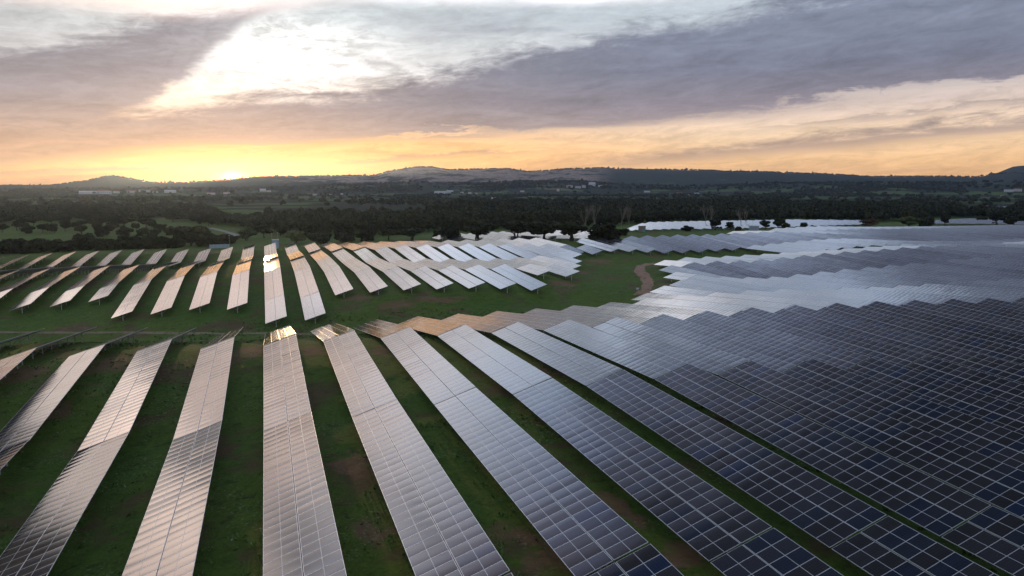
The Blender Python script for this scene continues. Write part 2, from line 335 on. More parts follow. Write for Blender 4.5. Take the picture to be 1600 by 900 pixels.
# surveyed low edges of the tables: along the rows, across them, height below the camera, weight
SURVEY=[
(66.7,-16.3,-22.56,1),(66,-8.7,-22.51,1),(61.5,6.5,-20.67,1),(61.4,14.1,-20.36,1),(60.6,21.7,-19.83,1),(60.1,29.3,-19.55,1),(59.7,37,-19.52,1),(29.4,14.1,-19.63,1),
(29.3,21.7,-20.16,1),(28.4,29.3,-20.25,1),(27.6,37,-20.61,1),(98.4,-31.5,-20.81,1),(97.2,-23.9,-20.8,1),(97,-16.3,-20.77,1),(94.7,-8.7,-20.4,1),(94.3,6.5,-20.56,1),
(93.6,14.1,-20.56,1),(92.4,21.7,-20.43,1),(92.3,29.3,-20.54,1),(90,37,-20.3,1),(127.3,6.5,-25.62,1),(125.4,14.1,-25.18,1),(59.5,44.6,-19.75,1),(58.8,52.2,-19.98,1),
(58.3,59.8,-20.35,1),(57.3,67.4,-20.57,1),(56.3,75,-20.77,1),(89.9,44.6,-20.46,1),(89.8,52.2,-20.39,1),(88.8,59.8,-20.18,1),(87.9,67.4,-19.94,1),(86.8,75,-19.72,1),
(86.1,82.6,-19.83,1),(85.4,90.2,-19.79,1),(84.5,97.8,-19.89,1),(83.8,105.4,-19.99,1),(124.7,21.7,-25.04,1),(124.3,29.3,-24.96,1),(123.3,37,-24.75,1),(122.4,44.6,-24.62,1),
(121.5,52.2,-24.22,1),(120.4,59.8,-23.84,1),(119.5,67.4,-23.34,1),(83,113.1,-20.16,1),(125.9,-8.7,-25.14,1),(126.6,-16.3,-24.96,1),(128.3,-23.9,-24.61,1),(129,-31.5,-24.23,1),
(129.7,-39.1,-23.77,1),(178.7,-54.4,-26.68,1),(178.5,-46.8,-26.4,1),(177.6,-39.1,-25.94,1),(161.1,-31.5,-26.99,1),(160.2,-23.9,-26.25,1),(157.2,21.7,-23.55,1),(156.4,29.3,-23.31,1),
(156.3,37,-23.5,1),(153.1,59.8,-24.62,1),(194.3,-62,-24.97,1),(193.5,-54.4,-25.17,1),(191.9,-46.8,-24.95,1),(191.4,-39.1,-24.59,1),(190,-31.5,-23.99,1),(188.6,-23.9,-23.38,1),
(226.2,-69.6,-23.86,1),(224.5,-62,-23.73,1),(222.9,-54.4,-23.38,1),(223.2,-46.8,-23.21,1),(222.3,-39.1,-23.04,1),(221,-31.5,-22.88,1),(218.7,-23.9,-22.58,1),(258.9,-84.8,-26.99,1),
(255.2,-77.2,-26.67,1),(255.3,-69.6,-26.58,1),(256.6,-62,-26.73,1),(256.8,-54.4,-26.56,1),(254.2,-46.8,-26.37,1),(254.1,-39.1,-26.13,1),(251.2,-31.5,-25.51,1),(251.5,-23.9,-25.34,1),
(289,-92.4,-25.77,1),(290.3,-84.8,-25.02,1),(288.9,-77.2,-24.42,1),(288,-69.6,-24.18,1),(287.2,-62,-24.05,1),(286.1,-54.4,-23.73,1),(285.1,-46.8,-23.55,1),(282.1,-39.1,-23.33,1),
(279.8,-31.5,-23.25,1),(275.2,-23.9,-23.21,1),(29.6,14.1,-19.79,1),(29.1,21.7,-20,1),(28.1,29.3,-20.07,1),(27.4,37,-20.45,1),(180.4,-54.4,-26.94,1),(178.5,-46.8,-26.58,1),
(178.1,-39.1,-26.18,1),(161.6,-31.5,-27.07,1),(160,-23.9,-26.41,1),(158,-16.3,-25.74,1),(161,14.1,-24.4,1),(158.3,21.7,-23.9,1),(157.4,29.3,-23.71,1),(156.3,37,-23.63,1),
(155.6,44.6,-23.52,1),(154.5,52.2,-23.88,1),(153.6,59.8,-24.91,1),(192.5,-31.5,-24.29,1),(188.3,-23.9,-23.35,1),(186.7,-16.3,-22.62,1),(137,82.6,-24.12,1),(140.8,90.2,-22.57,1),
(155.5,97.8,-23.22,1),(170,105.4,-23.11,1),(185,113.1,-23.57,1),(183.6,120.7,-22.5,1),(29.2,14.1,-19.42,1),(29.5,21.7,-20.36,1),(28.7,29.3,-20.48,1),(27.8,37,-20.79,1),
(218.5,37,-23.94,1),(219.4,44.6,-24.32,1),(215.4,52.2,-24.18,1),(216,59.8,-24.52,1),(214.9,67.4,-24.57,1),(254.1,44.6,-22.29,1),(250.5,52.2,-22.18,1),(249.6,59.8,-21.98,1),
(248.4,67.4,-22.1,1),(246.9,75,-21.95,1),(245.8,82.6,-21.97,1),(246.1,90.2,-22.22,1),(245.1,97.8,-22.47,1),(244,105.4,-23,1),(261.9,14.1,-23.67,1),(254.1,21.7,-22.77,1),
(333.8,14.1,-26.09,1),(329.3,21.7,-25.92,1),(167.1,75,-23.29,1),(182.2,82.6,-23.78,1),(197.7,90.2,-24.47,1),(213.8,97.8,-23.69,1),(228,113.1,-25.21,1),(227.7,120.7,-23.17,1),
(228.1,128.3,-23.74,1),(228.3,135.9,-24.49,1),(227.9,143.5,-24.87,1),(227.5,151.1,-24.95,1),(227.1,158.7,-25.03,1),(226.6,166.3,-24.72,1),(226.3,173.9,-24.6,1),(258.2,120.7,-21.99,1),
(256.2,128.3,-22.58,1),(257.8,135.9,-22.61,1),(261.9,143.5,-21.43,1),(260.9,151.1,-21.54,1),(260.3,158.7,-21.67,1),(260.5,166.3,-21.58,1),(260.6,173.9,-21.61,1),(260.9,181.5,-21.8,1),
(261,189.2,-21.63,1),(261,196.8,-21.42,1),(260.8,204.4,-21.28,1),(260.5,212,-21.12,1),(260,219.6,-21.25,1),(185.6,120.7,-23.12,1),(185.9,128.3,-23.2,1),(186.9,135.9,-23.19,1),
(186.9,143.5,-23.17,1),(115,91.6,-22.29,1),(115,99.9,-22.52,1),(115,108.1,-22.61,1),(115,123.7,-22.98,1),(115,132.3,-22.9,1),(115,158.2,-22.57,1),(115,167.7,-22.22,1),
(146,113.5,-24.64,1),(146,121.7,-24.34,1),(146,138.1,-23.34,1),(146,146.2,-22.98,1),(146,155.3,-22.63,1),(146,164.2,-22.25,1),(146,173,-21.67,1),(146,181.9,-21.25,1),
(146,190.4,-21.11,1),(146,201.3,-20.2,1),(146,209.5,-20.07,1),(170,138.6,-22.48,1),(170,147.1,-21.94,1),(170,156.9,-21.44,1),(170,164.4,-21.04,1),(160,195.6,-19.95,1),
(160,217,-20.26,1),(160,238.1,-20.54,1),(197,196,-22.61,1),(197,211,-22.1,1),(197,226.8,-21.7,1),(205,251.1,-23.98,1),(205,277.9,-24.71,1),(205,304.9,-25.45,1),
(275,336,-24.15,1),(275,371.7,-23.82,1),(275,407.7,-24.53,1),(161,-1.3,-25.22,1),(143,-1.3,-26.7,1),(192,-1.4,-22.68,1),(280,-2,-22.19,1),(143,6.4,-26.69,1),
(161,6.4,-24.67,1),(192,6.3,-22.84,1),(222,5.8,-21.84,1),(280,4.8,-22.16,1),(157,-8.8,-25.05,1),(188,-9,-22.29,1),(217,-9.1,-22.28,1),(280,-4.8,-22.28,1),
(280,-11.8,-22.63,1),(145,-60,-27.6,0.6),(145,-31,-28.2,0.6),(142,-9,-28,0.6),(140,6,-27.8,0.6),(140,22,-26.6,0.6),(143,40,-26,0.6),(145,52,-25.9,0.6),
(148,70,-25.6,0.6),(165,90,-25.4,0.6),(182,100,-25.2,0.6),(200,118,-25.4,0.6),(205,140,-25.6,0.6),(207,165,-25.6,0.6),(207,185,-25.2,0.6),(125,-60,-25.3,0.6),
(125,-90,-25.5,0.6),(150,-100,-27.5,0.6),(61.8,-1,-21.01,1),(37,-1,-20.81,1),(42,-8.7,-22.35,1),(42,-16.3,-22.1,1),(30,-8.7,-22,0.5),(30,-16.3,-22,0.5),
(33.7,6.5,-20.4,1),(31,-1.1,-20.9,0.5),(26,44.6,-20.9,1),(25.5,52.2,-21.3,1),(25,60,-21.7,1),(24,75,-22.3,0.7),(56,82.6,-21,1),(55,95,-21.2,0.7),
(54,115,-21.4,0.5),(80,125,-20.4,0.8),(79,140,-20.4,0.6),(0,-30,-22,0.3),(0,20,-20.5,0.3),(0,60,-22,0.3),(0,110,-23,0.3),(-40,0,-21.5,0.3),
(-40,80,-22,0.3),(30,-50,-22.5,0.3),(60,-60,-22.8,0.3),(28,140,-23,0.3),(60,170,-21,0.3),(100,240,-19,0.3),(150,260,-17,0.3),(90,-80,-21.5,0.3),
(340,-300,-27,0.25),(420,-300,-28.2,0.25),(520,-300,-28.5,0.25),(640,-300,-28.5,0.25),(760,-300,-28.5,0.25),(340,-240,-27,0.25),(420,-240,-28.2,0.25),(520,-240,-28.5,0.25),
(640,-240,-28.5,0.25),(760,-240,-28.5,0.25),(340,-180,-27,0.25),(420,-180,-28.2,0.25),(520,-180,-28.5,0.25),(640,-180,-28.5,0.25),(760,-180,-28.5,0.25),(340,-120,-27,0.25),
(420,-120,-28.2,0.25),(520,-120,-28.5,0.25),(640,-120,-28.5,0.25),(760,-120,-28.5,0.25),(340,-60,-26,0.25),(420,-60,-27.2,0.25),(520,-60,-27.5,0.25),(640,-60,-27.5,0.25),
(760,-60,-27.5,0.25),(340,0,-26,0.25),(420,0,-27.2,0.25),(520,0,-27.5,0.25),(640,0,-27.5,0.25),(760,0,-27.5,0.25),(340,60,-26,0.25),(420,60,-27.2,0.25),
(520,60,-27.5,0.25),(640,60,-27.5,0.25),(760,60,-27.5,0.25),(340,120,-26,0.25),(420,120,-27.2,0.25),(520,120,-27.5,0.25),(640,120,-27.5,0.25),(760,120,-27.5,0.25),
(340,180,-26,0.25),(420,180,-27.2,0.25),(520,180,-27.5,0.25),(640,180,-27.5,0.25),(760,180,-27.5,0.25),(340,240,-26,0.25),(420,240,-27.2,0.25),(520,240,-27.5,0.25),
(640,240,-27.5,0.25),(760,240,-27.5,0.25),(340,300,-26,0.25),(420,300,-27.2,0.25),(520,300,-27.5,0.25),(640,300,-27.5,0.25),(760,300,-27.5,0.25),(340,360,-26,0.25),
(420,360,-27.2,0.25),(520,360,-27.5,0.25),(640,360,-27.5,0.25),(760,360,-27.5,0.25),(340,420,-26,0.25),(420,420,-27.2,0.25),(520,420,-27.5,0.25),(640,420,-27.5,0.25),
(760,420,-27.5,0.25),(340,480,-26,0.25),(420,480,-27.2,0.25),(520,480,-27.5,0.25),(640,480,-27.5,0.25),(760,480,-27.5,0.25),(340,540,-26,0.25),(420,540,-27.2,0.25),
(520,540,-27.5,0.25),(640,540,-27.5,0.25),(760,540,-27.5,0.25),(340,600,-26,0.25),(420,600,-27.2,0.25),(520,600,-27.5,0.25),(640,600,-27.5,0.25),(760,600,-27.5,0.25),
(340,660,-26,0.25),(420,660,-27.2,0.25),(520,660,-27.5,0.25),(640,660,-27.5,0.25),(760,660,-27.5,0.25),(300,-20,-25,0.5),(300,20,-24.8,0.5),(300,60,-24.6,0.5),
(300,110,-24.6,0.5),(300,-100,-26,0.5),(310,-160,-27.5,0.5),(250,-150,-27,0.5),(180,-160,-27.5,0.5),(300,160,-24.3,0.5),(300,220,-23.8,0.5),(330,300,-24,0.5)]
def _survey_grid():
    P=np.array(SURVEY); X=P[:,:2]/100; Z=P[:,2]; W=P[:,3]; n=len(P)
    def K(r2): return np.where(r2>0,r2*np.log(r2+1e-12)*.5,0)
    d2=((X[:,None]-X[None])**2).sum(-1); Q=np.c_[np.ones(n),X]
    M=np.block([[K(d2)+np.diag(.004/W),Q],[Q.T,np.zeros((3,3))]]); c=np.linalg.solve(M,np.r_[Z,0,0,0])
    us=np.arange(GU0,781,GD); vs=np.arange(GV0,661,GD)
    uu,vv=np.meshgrid(us,vs,indexing='ij'); q=np.stack([uu.ravel()/100,vv.ravel()/100],-1)
    r2=((q[:,None]-X[None])**2).sum(-1)
    g=K(r2)@c[:n]+np.c_[np.ones(len(q)),q]@c[n:]
    return g.reshape(uu.shape)-CLR+CAMZ
CLR=1.1
TZ=_survey_grid()
def _cub(t): return np.stack([-.5*t+t*t-.5*t**3, 1-2.5*t*t+1.5*t**3, .5*t+2*t*t-1.5*t**3, -.5*t*t+.5*t**3],0)
def tz(u,v):
    """height of the land at u (along the rows) and v (across them)"""
    u=np.asarray(u,float); v=np.asarray(v,float)
    a=np.clip((u-GU0)/GD,1,TZ.shape[0]-2.001); b=np.clip((v-GV0)/GD,1,TZ.shape[1]-2.001)
    i=np.floor(a).astype(int); j=np.floor(b).astype(int); wa=_cub(a-i); wb=_cub(b-j)
    z=0
    for p in range(4):
        ii=np.clip(i+p-1,0,TZ.shape[0]-1)
        for q in range(4):
            jj=np.clip(j+q-1,0,TZ.shape[1]-1); z=z+wa[p]*wb[q]*TZ[ii,jj]
    return z
FLAT=-27.5-0.75+CAMZ-0.35
SKY=[(0,291),(75,291),(110,287),(140,283),(160,277.5),(180,276),(212,282),(237,286),(290,286),(312,285),(350,282.5),(375,280),(400,278),(440,277),(475,276.5),(540,275.5),(587,274.5),(612,267),(650,262),(675,261.5),(700,266),(750,265),(790,264.5),(825,269),(850,267.5),(887,264.5),(937,263),(1000,265.5),(1050,266),(1112,267),(1130,269),(1200,269.5),(1300,273),(1362,277),(1450,276.5),(1500,277),(1525,277.5),(1545,274),(1580,271),(1600,272),(1700,275)]
LOWR=[(0,297),(300,296),(420,295),(520,290),(620,286),(650,284),(700,287),(760,285.5),(820,284),(870,284),(930,287),(1000,289),(1100,290),(1250,287),(1400,286),(1500,287),(1600,284),(1700,284)]
def az_of(x,y=285): return ae(x,y)[0]
_sa=np.array([ae(x,y) for x,y in SKY]); _la=np.array([ae(x,y) for x,y in LOWR])
def sm(x): x=np.clip(x,0,1); return x*x*(3-2*x)
def vnoise(x,y,seed=0):
    x=np.asarray(x,float); y=np.asarray(y,float); xi=np.floor(x).astype(np.int64); yi=np.floor(y).astype(np.int64); fx=sm(x-xi); fy=sm(y-yi)
    def h(a,b):
        n=(a*374761393+b*668265263+seed*1442695041)&0xffffffff; n=((n^(n>>13))*1274126177)&0xffffffff; return ((n^(n>>16))&0xffff)/65535.0
    return (h(xi,yi)*(1-fx)+h(xi+1,yi)*fx)*(1-fy)+(h(xi,yi+1)*(1-fx)+h(xi+1,yi+1)*fx)*fy-.5
def fbm(x,y,seed=0,o=4):
    s=0;a=1.0
    for i in range(o): s=s+a*vnoise(x*2**i,y*2**i,seed+i); a*=.5
    return s
DR,DL=5400.0,3600.0
def far_z(d,az):
    """land beyond the solar fields, by distance (m) and bearing (deg)"""
    az=np.asarray(az,float); d=np.asarray(d,float)
    he=np.tan(np.radians(np.interp(az,_sa[:,0],_sa[:,1])))*DR
    le=np.tan(np.radians(np.interp(az,_la[:,0],_la[:,1])))*DL
    x=d*np.sin(np.radians(az)); y=d*np.cos(np.radians(az))
    base=FLAT-CAMZ
    # main ridge
    t=sm((d-3500)/(DR-3500))**1.15
    rock=fbm(x/420,y/420,5,5)
    zr=base+(he-base)*t+rock*34*t*(1-sm((d-DR+500)/500))
    zr=np.where(d>DR,base+(he-base)*(1-.7*sm((d-DR)/1500)),zr)
    t2=sm((d-2500)/(DL-2500)); back=1-sm((d-DL)/900)
    zl=base+(le-base)*t2*back+fbm(x/300,y/300,9,4)*12*t2*back
    z=np.maximum(zr,zl)
    z=z+fbm(x/700,y/700,21,3)*3.0*sm((d-900)/800)
    return z+CAMZ
def ground_z(u,v):
    u=np.asarray(u,float); v=np.asarray(v,float)
    d=np.hypot(u,v); az=np.degrees(np.arctan2(v,u))
    w=sm((d-620)/200)
    zn=tz(u,v)+fbm(u/5,v/5,3,3)*.16
    return zn*(1-w)+far_z(np.maximum(d,800),az)*w
def at(x,y,dmin=60,dmax=9000):
    """the point of the land seen at picture coordinate x,y (walks the ray until it meets the land)"""
    d=pix_dir(x,y); h=math.hypot(d.x,d.y); s=np.linspace(dmin,dmax,4000) if dmax<1500 else np.geomspace(dmin,dmax,4000)
    X=d.x/h*s; Y=d.y/h*s; Z=CAMZ+d.z/h*s; gz=ground_z(Y,X)
    k=np.nonzero(Z<gz)[0]; i=k[0] if len(k) else len(s)-1
    return Vector((float(X[i]),float(Y[i]),float(gz[i]))),float(s[i])

BALD=[(170,565,3.5,6),(345,562,2.6,7),(235,547,3,5),(395,548,1.6,6),(490,548,1.5,5),(600,548,2,5),(30,585,3,5),(590,832,1.3,2.0),(550,725,1.4,2.2),(830,862,1.6,3),(960,795,1.3,2.6),(1075,880,1.2,3.5),(905,425,3,8),(935,408,4,9),(880,442,5,4),(615,478,5,3),(690,468,7,2.5),(560,465,4,3),(90,640,2,4),(1020,455,2.5,5),(20,450,4,6),(60,425,4,6),(700,395,8,5),(1045,445,2,6)]
def ground_material():
    m,g,b=new_mat('meadow')
    geo=g.n.new('ShaderNodeNewGeometry'); P=geo.outputs['Position']
    pn=g.noise(P,.035,5,.6); pf=g.noise(P,.55,5,.65); pt=g.noise(P,2.6,5,.75)
    pw=g.noise(P,.11,5,.62,.4)
    grass=g.mix(pf,(.014,.038,.005),(.070,.155,.020))
    grass=g.mix(g.mul(g.ss(pt,.40,.75),.55),grass,(.095,.165,.030))
    grass=g.mix(g.ss(pn,.38,.62,0,.6),grass,g.va(grass,(1.5,1.05,.8),'MULTIPLY'))
    grass=g.mix(g.ss(g.noise(P,.9,4,.7,.5),.52,.70,0,.65),grass,(.012,.026,.006))
    dry=g.mix(pf,(.050,.040,.018),(.115,.080,.048))
    soil=g.mix(pt,(.10,.052,.032),(.21,.125,.080))
    c=g.mix(g.ss(pw,.50,.66),grass,dry)
    # bald patches of earth where the ground is worn
    S=g.sep(P); wx=g.mad(g.sub(g.noise(P,.25,3,.6),.5),9.0,S[0]); wy=g.mad(g.sub(g.noise(P,.22,3,.6),.5),9.0,S[1]); bald=None
    for px,py,ra,rb in BALD:
        q,_d=at(px,py,20,500); a=g.mul(g.sub(wx,q.x),1.0/ra); b2=g.mul(g.sub(wy,q.y),1.0/rb)
        k=g.ss(g.mad(a,a,g.mul(b2,b2)),1.3,.15); bald=k if bald is None else g.m('MAXIMUM',bald,k)
    c=g.mix(g.mul(bald,g.ss(pt,.25,.55,.35,.95)),c,g.mix(pf,(.085,.052,.030),(.20,.125,.080)))
    c=g.mix(g.mul(g.ss(pw,.635,.69),g.ss(pn,.42,.55)),c,soil)
    # pale flowers and seed heads in drifts
    fl=g.mul(g.ss(g.noise(P,4.2,3,.6),.56,.66),g.ss(g.noise(P,.13,3,.5),.50,.60))
    c=g.mix(g.mul(fl,.6),c,(.20,.25,.15))
    setc(g,b,'Base Color',c); b.inputs['Roughness'].default_value=.95; b.inputs['Specular IOR Level'].default_value=.15
    h=g.mad(pt,1.1,g.mul(pf,1.2)); bump(g,b,h,.9,.35)
    return m
M_GROUND=ground_material()
def far_material():
    m,g,b=new_mat('far_country')
    geo=g.n.new('ShaderNodeNewGeometry'); P=geo.outputs['Position']; S=g.sep(P)
    v1=g.n.new('ShaderNodeTexVoronoi'); v1.inputs['Scale'].default_value=.055; g.l.new(P,v1.inputs['Vector'])
    v2=g.n.new('ShaderNodeTexVoronoi'); v2.inputs['Scale'].default_value=.02; g.l.new(P,v2.inputs['Vector'])
    n1=g.noise(P,.0035,5,.6,.5); n2=g.noise(P,.02,5,.65); n3=g.noise(P,.0011,3,.5,.3)
    wood=g.mix(g.ss(v1.outputs['Distance'],0,9),(.020,.030,.020),(.006,.010,.008))
    field=g.mix(n2,(.040,.085,.024),(.085,.120,.045))
    ploughed=(.13,.10,.075)
    c=g.mix(g.ss(n1,.52,.545),wood,field); c=g.mix(g.mul(g.ss(n3,.60,.62),g.ss(n1,.56,.58)),c,ploughed)
    dist=g.m('SQRT',g.mad(S[0],S[0],g.mul(S[1],S[1])))
    # the hills are wooded
    c=g.mix(g.ss(dist,3000,3700),c,g.mix(g.ss(n1,.60,.63),wood,(.035,.055,.025)))
    # quarried faces on the middle of the ridge
    bz=g.mul(g.m('ARCTAN2',S[0],S[1]),57.2958)
    h=g.add(S[2],g.mul(g.sub(n2,.5),34.0))
    low=g.mad(g.noise(g.xyz(bz,0,0),.35,4,.6),70.0,18.0)
    q=g.mul(g.mul(g.ss(bz,-.5,4.0),g.ss(bz,28.5,25.5)),g.mul(g.ss(h,low,g.add(low,14.0)),g.ss(dist,3900,4100)))
    q=g.mul(q,g.ss(g.noise(P,.006,5,.65,.3),.40,.50))
    bench=g.m('FRACT',g.mad(S[2],.085,g.mul(n2,1.4)))
    strata=g.noise(g.xyz(g.mul(S[0],.03),g.mul(S[1],.03),g.mul(S[2],.25)),1.0,5,.7)
    rock=g.mix(g.ss(strata,.3,.7),(.12,.09,.08),(.33,.25,.215)); rock=g.mix(g.mul(g.ss(bench,.75,.95),.8),rock,(.05,.055,.035))
    c=g.mix(q,c,rock)
    setc(g,b,'Base Color',c); b.inputs['Roughness'].default_value=1.0; b.inputs['Specular IOR Level'].default_value=.05
    bump(g,b,g.m('MINIMUM',v1.outputs['Distance'],12.0),.9,-6.0)
    return m
M_FAR=far_material()

def build_ground():
    # one sheet: polar grid round the camera's foot, dense near, out past the hills
    az=np.radians(np.concatenate([np.arange(-180,-36,6.0),np.arange(-36,76,.22),np.arange(76,181,6.0)]))
    r=[0.5]
    while r[-1]<7350:
        d=r[-1]; r.append(d+ (4 if d<20 else 1.6 if d<420 else 5 if d<700 else max(14,d*.012)))
    r=np.array(r)
    RR,AA=np.meshgrid(r,az,indexing='ij'); U=RR*np.cos(AA); V=RR*np.sin(AA)
    Z=ground_z(U,V)
    P=np.stack([V,U,Z],-1)
    me=grid_mesh('ground',P,M_GROUND); me.materials.append(M_FAR)
    n,m=RR.shape; mi=np.repeat((r[:-1]>760).astype(np.int32),m-1); me.polygons.foreach_set('material_index',mi)
    me.flip_normals()
    tag(mesh_obj('ground',me),kind='structure')
build_ground()
# ---------------------------------------------------------------- solar tables
PITCH=7.61; V0=-1.096; TILT=R(17.52); CT,ST=math.cos(TILT),math.sin(TILT); MW=1.05; ML=2.13; CLR=1.1
def row_v(k): return V0+k*PITCH
def module_mesh():
    b=MB(); w=MW-.012
    b.quad((0,.006,0),(ML,.006,0),(ML,.006+w,0),(0,.006+w,0),0,((0,0),(0,2),(1,2),(1,0)))
    b.box(0,.006,-.036,ML,.006+w,-.001,1)
    return b.mesh('solar_panel',[M_PANEL,M_BACK])
MOD=module_mesh()
_cache={}
def strip_mesh(n,up):
    """one course of n modules side by side (lower or upper course of a table)"""
    if ('s',n,up) in _cache: return _cache[('s',n,up)]
    b=MB(); v=2.0*up
    for i in range(n):
        y=i*MW; b.quad((0,y,0),(ML,y,0),(ML,y+MW,0),(0,y+MW,0),0,((i,v),(i,v+2),(i+1,v+2),(i+1,v)))
    b.box(0,.0,-.036,ML,n*MW,-.001,1)
    me=b.mesh('panel_course',[M_PANEL,M_BACK]); _cache[('s',n,up)]=me; return me
def frame_mesh(n,posts):
    if ('f',n,posts) in _cache: return _cache[('f',n,posts)]
    b=MB(); L=n*MW
    for s in (.45,1.65,2.62,3.85):
        b.box(s*CT-.03,.05,CLR+s*ST-.115,s*CT+.03,L-.05,CLR+s*ST-.04)
    np_=max(2,int(round(L/3.9))); st=(L-1.6)/(np_-1)
    ys=[.8+i*st for i in range(np_)]
    for y in ys:
        b.bar((.25*CT,y,CLR+.25*ST-.17),(4.05*CT,y,CLR+4.05*ST-.17),.06,.10)
        b.bar((2.05,y,.75),(3.35*CT,y,CLR+3.35*ST-.2),.05)
        b.bar((2.05,y,.75),(.95*CT,y,CLR+.95*ST-.2),.05)
        if posts: b.box(2.05-.06,y-.05,-1.2,2.05+.06,y+.05,CLR+2.15*ST-.2,1)
    me=b.mesh('support_frame',[M_ALU,M_POST]); _cache[('f',n,posts)]=me; me['ys']=ys; return me
def post_mesh():
    b=MB(); b.box(-.06,-.05,-1.3,.06,-.035,1.5); b.box(-.06,.035,-1.3,.06,.05,1.5); b.box(-.06,-.035,-1.3,-.045,.035,1.5)
    return b.mesh('post',[M_POST])
POST=post_mesh()

def lin(k,pts):
    ks=[p[0] for p in pts]; return float(np.interp(k,ks,[p[1] for p in pts]))
def chain(*j): return list(j)
TAB=[]   # (block,k,index,u0,u1)
for k in range(-7,40):
    # field nearest the camera, down to the grass strip or over the right-hand rise
    A=lin(k,[(-7,68),(-2,66),(-1,65),(0,62),(1,61.5),(2,61.4),(3,60.6),(4,60.1),(6,59.5),(10,56.3),(16,52)])
    Bj=lin(k,[(-7,36),(-1,34),(0,31),(1,30),(3,29.1),(5,27.6),(10,24.5),(16,20)])
    Cj=lin(k,[(-7,99.5),(-4,98.2),(-3,97.3),(-2,97),(-1,95),(0,94),(1,94),(2,93.6),(3,92),(5,90),(8,88.8),(11,86.1),(15,83),(20,79.5),(30,74)])
    Dj=lin(k,[(-7,131),(-5,129.7),(-3,128.3),(-1,126.2),(0,126.6),(1,126.8),(2,125.4),(3,124.6),(5,123.2),(9,119.5),(12,117),(15,114.5),(30,108)])
    J=[Bj-31.4,Bj,A,Cj,Dj]
    if k==10: J.append(132)
    if k==11: J.append(137)
    if k==12: J.append(140.7)
    if k==13: J+= [146,155.5]
    if k==14: J+= [146,170]
    if k>=15:
        Mj=lin(k,[(15,146),(30,140)])
        J+= [Mj,Mj+24,lin(k,[(15,185.4),(22,186),(25,180),(40,172)])]
    for i in range(len(J)-1): TAB.append(('near',k,i,J[i],J[i+1]))
for k in range(-12,16):
    n=lin(k,[(-4,161.3),(-3,160),(-2,158.5),(-1,155.5),(0,161),(1,161),(2,160),(3,157.8),(8,153.5)])
    if k<=-5: n=178.4
    n={9:168.2,10:167,11:182,12:197.5,13:213.5,14:228,15:228}.get(k,n)
    j1=lin(k,[(-12,196),(-8,194.3),(-5,191.4),(-3,188.6),(-1,188),(0,192.5),(1,192.5),(2,190.5),(3,187.5),(10,184.5),(15,183)])
    j2=lin(k,[(-12,228),(-9,226),(-4,221),(-2,217.5),(-1,217),(0,222),(1,222),(2,221),(5,219),(6,219.6),(9,215.5),(15,213)])
    j3=lin(k,[(-12,259),(-8,256.6),(-4,251.5),(-1,249),(0,251),(2,258),(3,255),(5,252),(6,254),(10,247),(15,242.5)])
    j4=lin(k,[(-12,290),(-9,288),(-5,282.3),(-3,279),(0,281),(2,289),(5,284),(10,279),(15,275)])
    J=[n]
    if k in(0,1): J=[143.5,n]
    for q in (j1,j2,j3,j4):
        if q>J[-1]+9: J.append(q)
    if k>=15: J=J[:-1]
    if -1<=k<=8: J.append(j4+31)
    for i in range(len(J)-1): TAB.append(('hill',k,i,J[i],J[i+1]))
for k in range(16,62):
    s=228.2-.25*(k-16) if k<=23 else 197.0
    J=[s]
    if k>23: J.append(228.5)
    J.append(260.5)
    if k>=29: J.append(291.5)
    if k>=36: J.append(322.5)
    for i in range(len(J)-1): TAB.append(('right',k,i,J[i],J[i+1]))
CAMI=None
def project(p):
    x,y,z=p[0],p[1],p[2]-CAMZ
    d=y*math.cos(YAW)+x*math.sin(YAW); r=-y*math.sin(YAW)+x*math.cos(YAW)
    D=d*math.cos(PIT)-z*math.sin(PIT); U=d*math.sin(PIT)+z*math.cos(PIT)
    return (800+F_PX*r/max(D,.1),450-F_PX*U/max(D,.1),D)
items=[]
for (blk,k,i,u0,u1) in TAB:
    v=row_v(k); n=int(round((u1-u0-.12)/MW))
    if n<4: continue
    L=u1-u0-.14; z0=float(tz(u0,v)); z1=float(tz(u0+L,v))
    cs=[(v,u0,z0+CLR),(v+4.1,u0,z0+CLR+1.3),(v,u1,z1+CLR),(v+4.1,u1,z1+CLR+1.3)]
    pr=[project(c) for c in cs]
    if max(p[2] for p in pr)<3: continue
    xs=[p[0] for p in pr if p[2]>3]; ys=[p[1] for p in pr if p[2]>3]
    if min(xs)>1612 or max(xs)<-12 or min(ys)>912: continue
    if blk=='hill' and -6<=k<=5:
        # the crest: tables tip over it a little more sharply than the smoothed land
        cw=sm((6-abs(k+.5))/3.0)
        def cz(uu): return cw*float(np.interp(uu,[160,190,205,220,252,285],[0,.42,.2,-.38,-.30,-.55]))
        z0+=cz(u0); z1+=cz(u1)
    area=(min(max(xs),1600)-max(min(xs),0))*(min(max(ys),900)-min(ys))
    D=max(6,min(p[2] for p in pr)); items.append(dict(blk=blk,k=k,i=i,u0=u0,v=v,z0=z0,z1=z1,n=n,L=L,D=D,area=area))
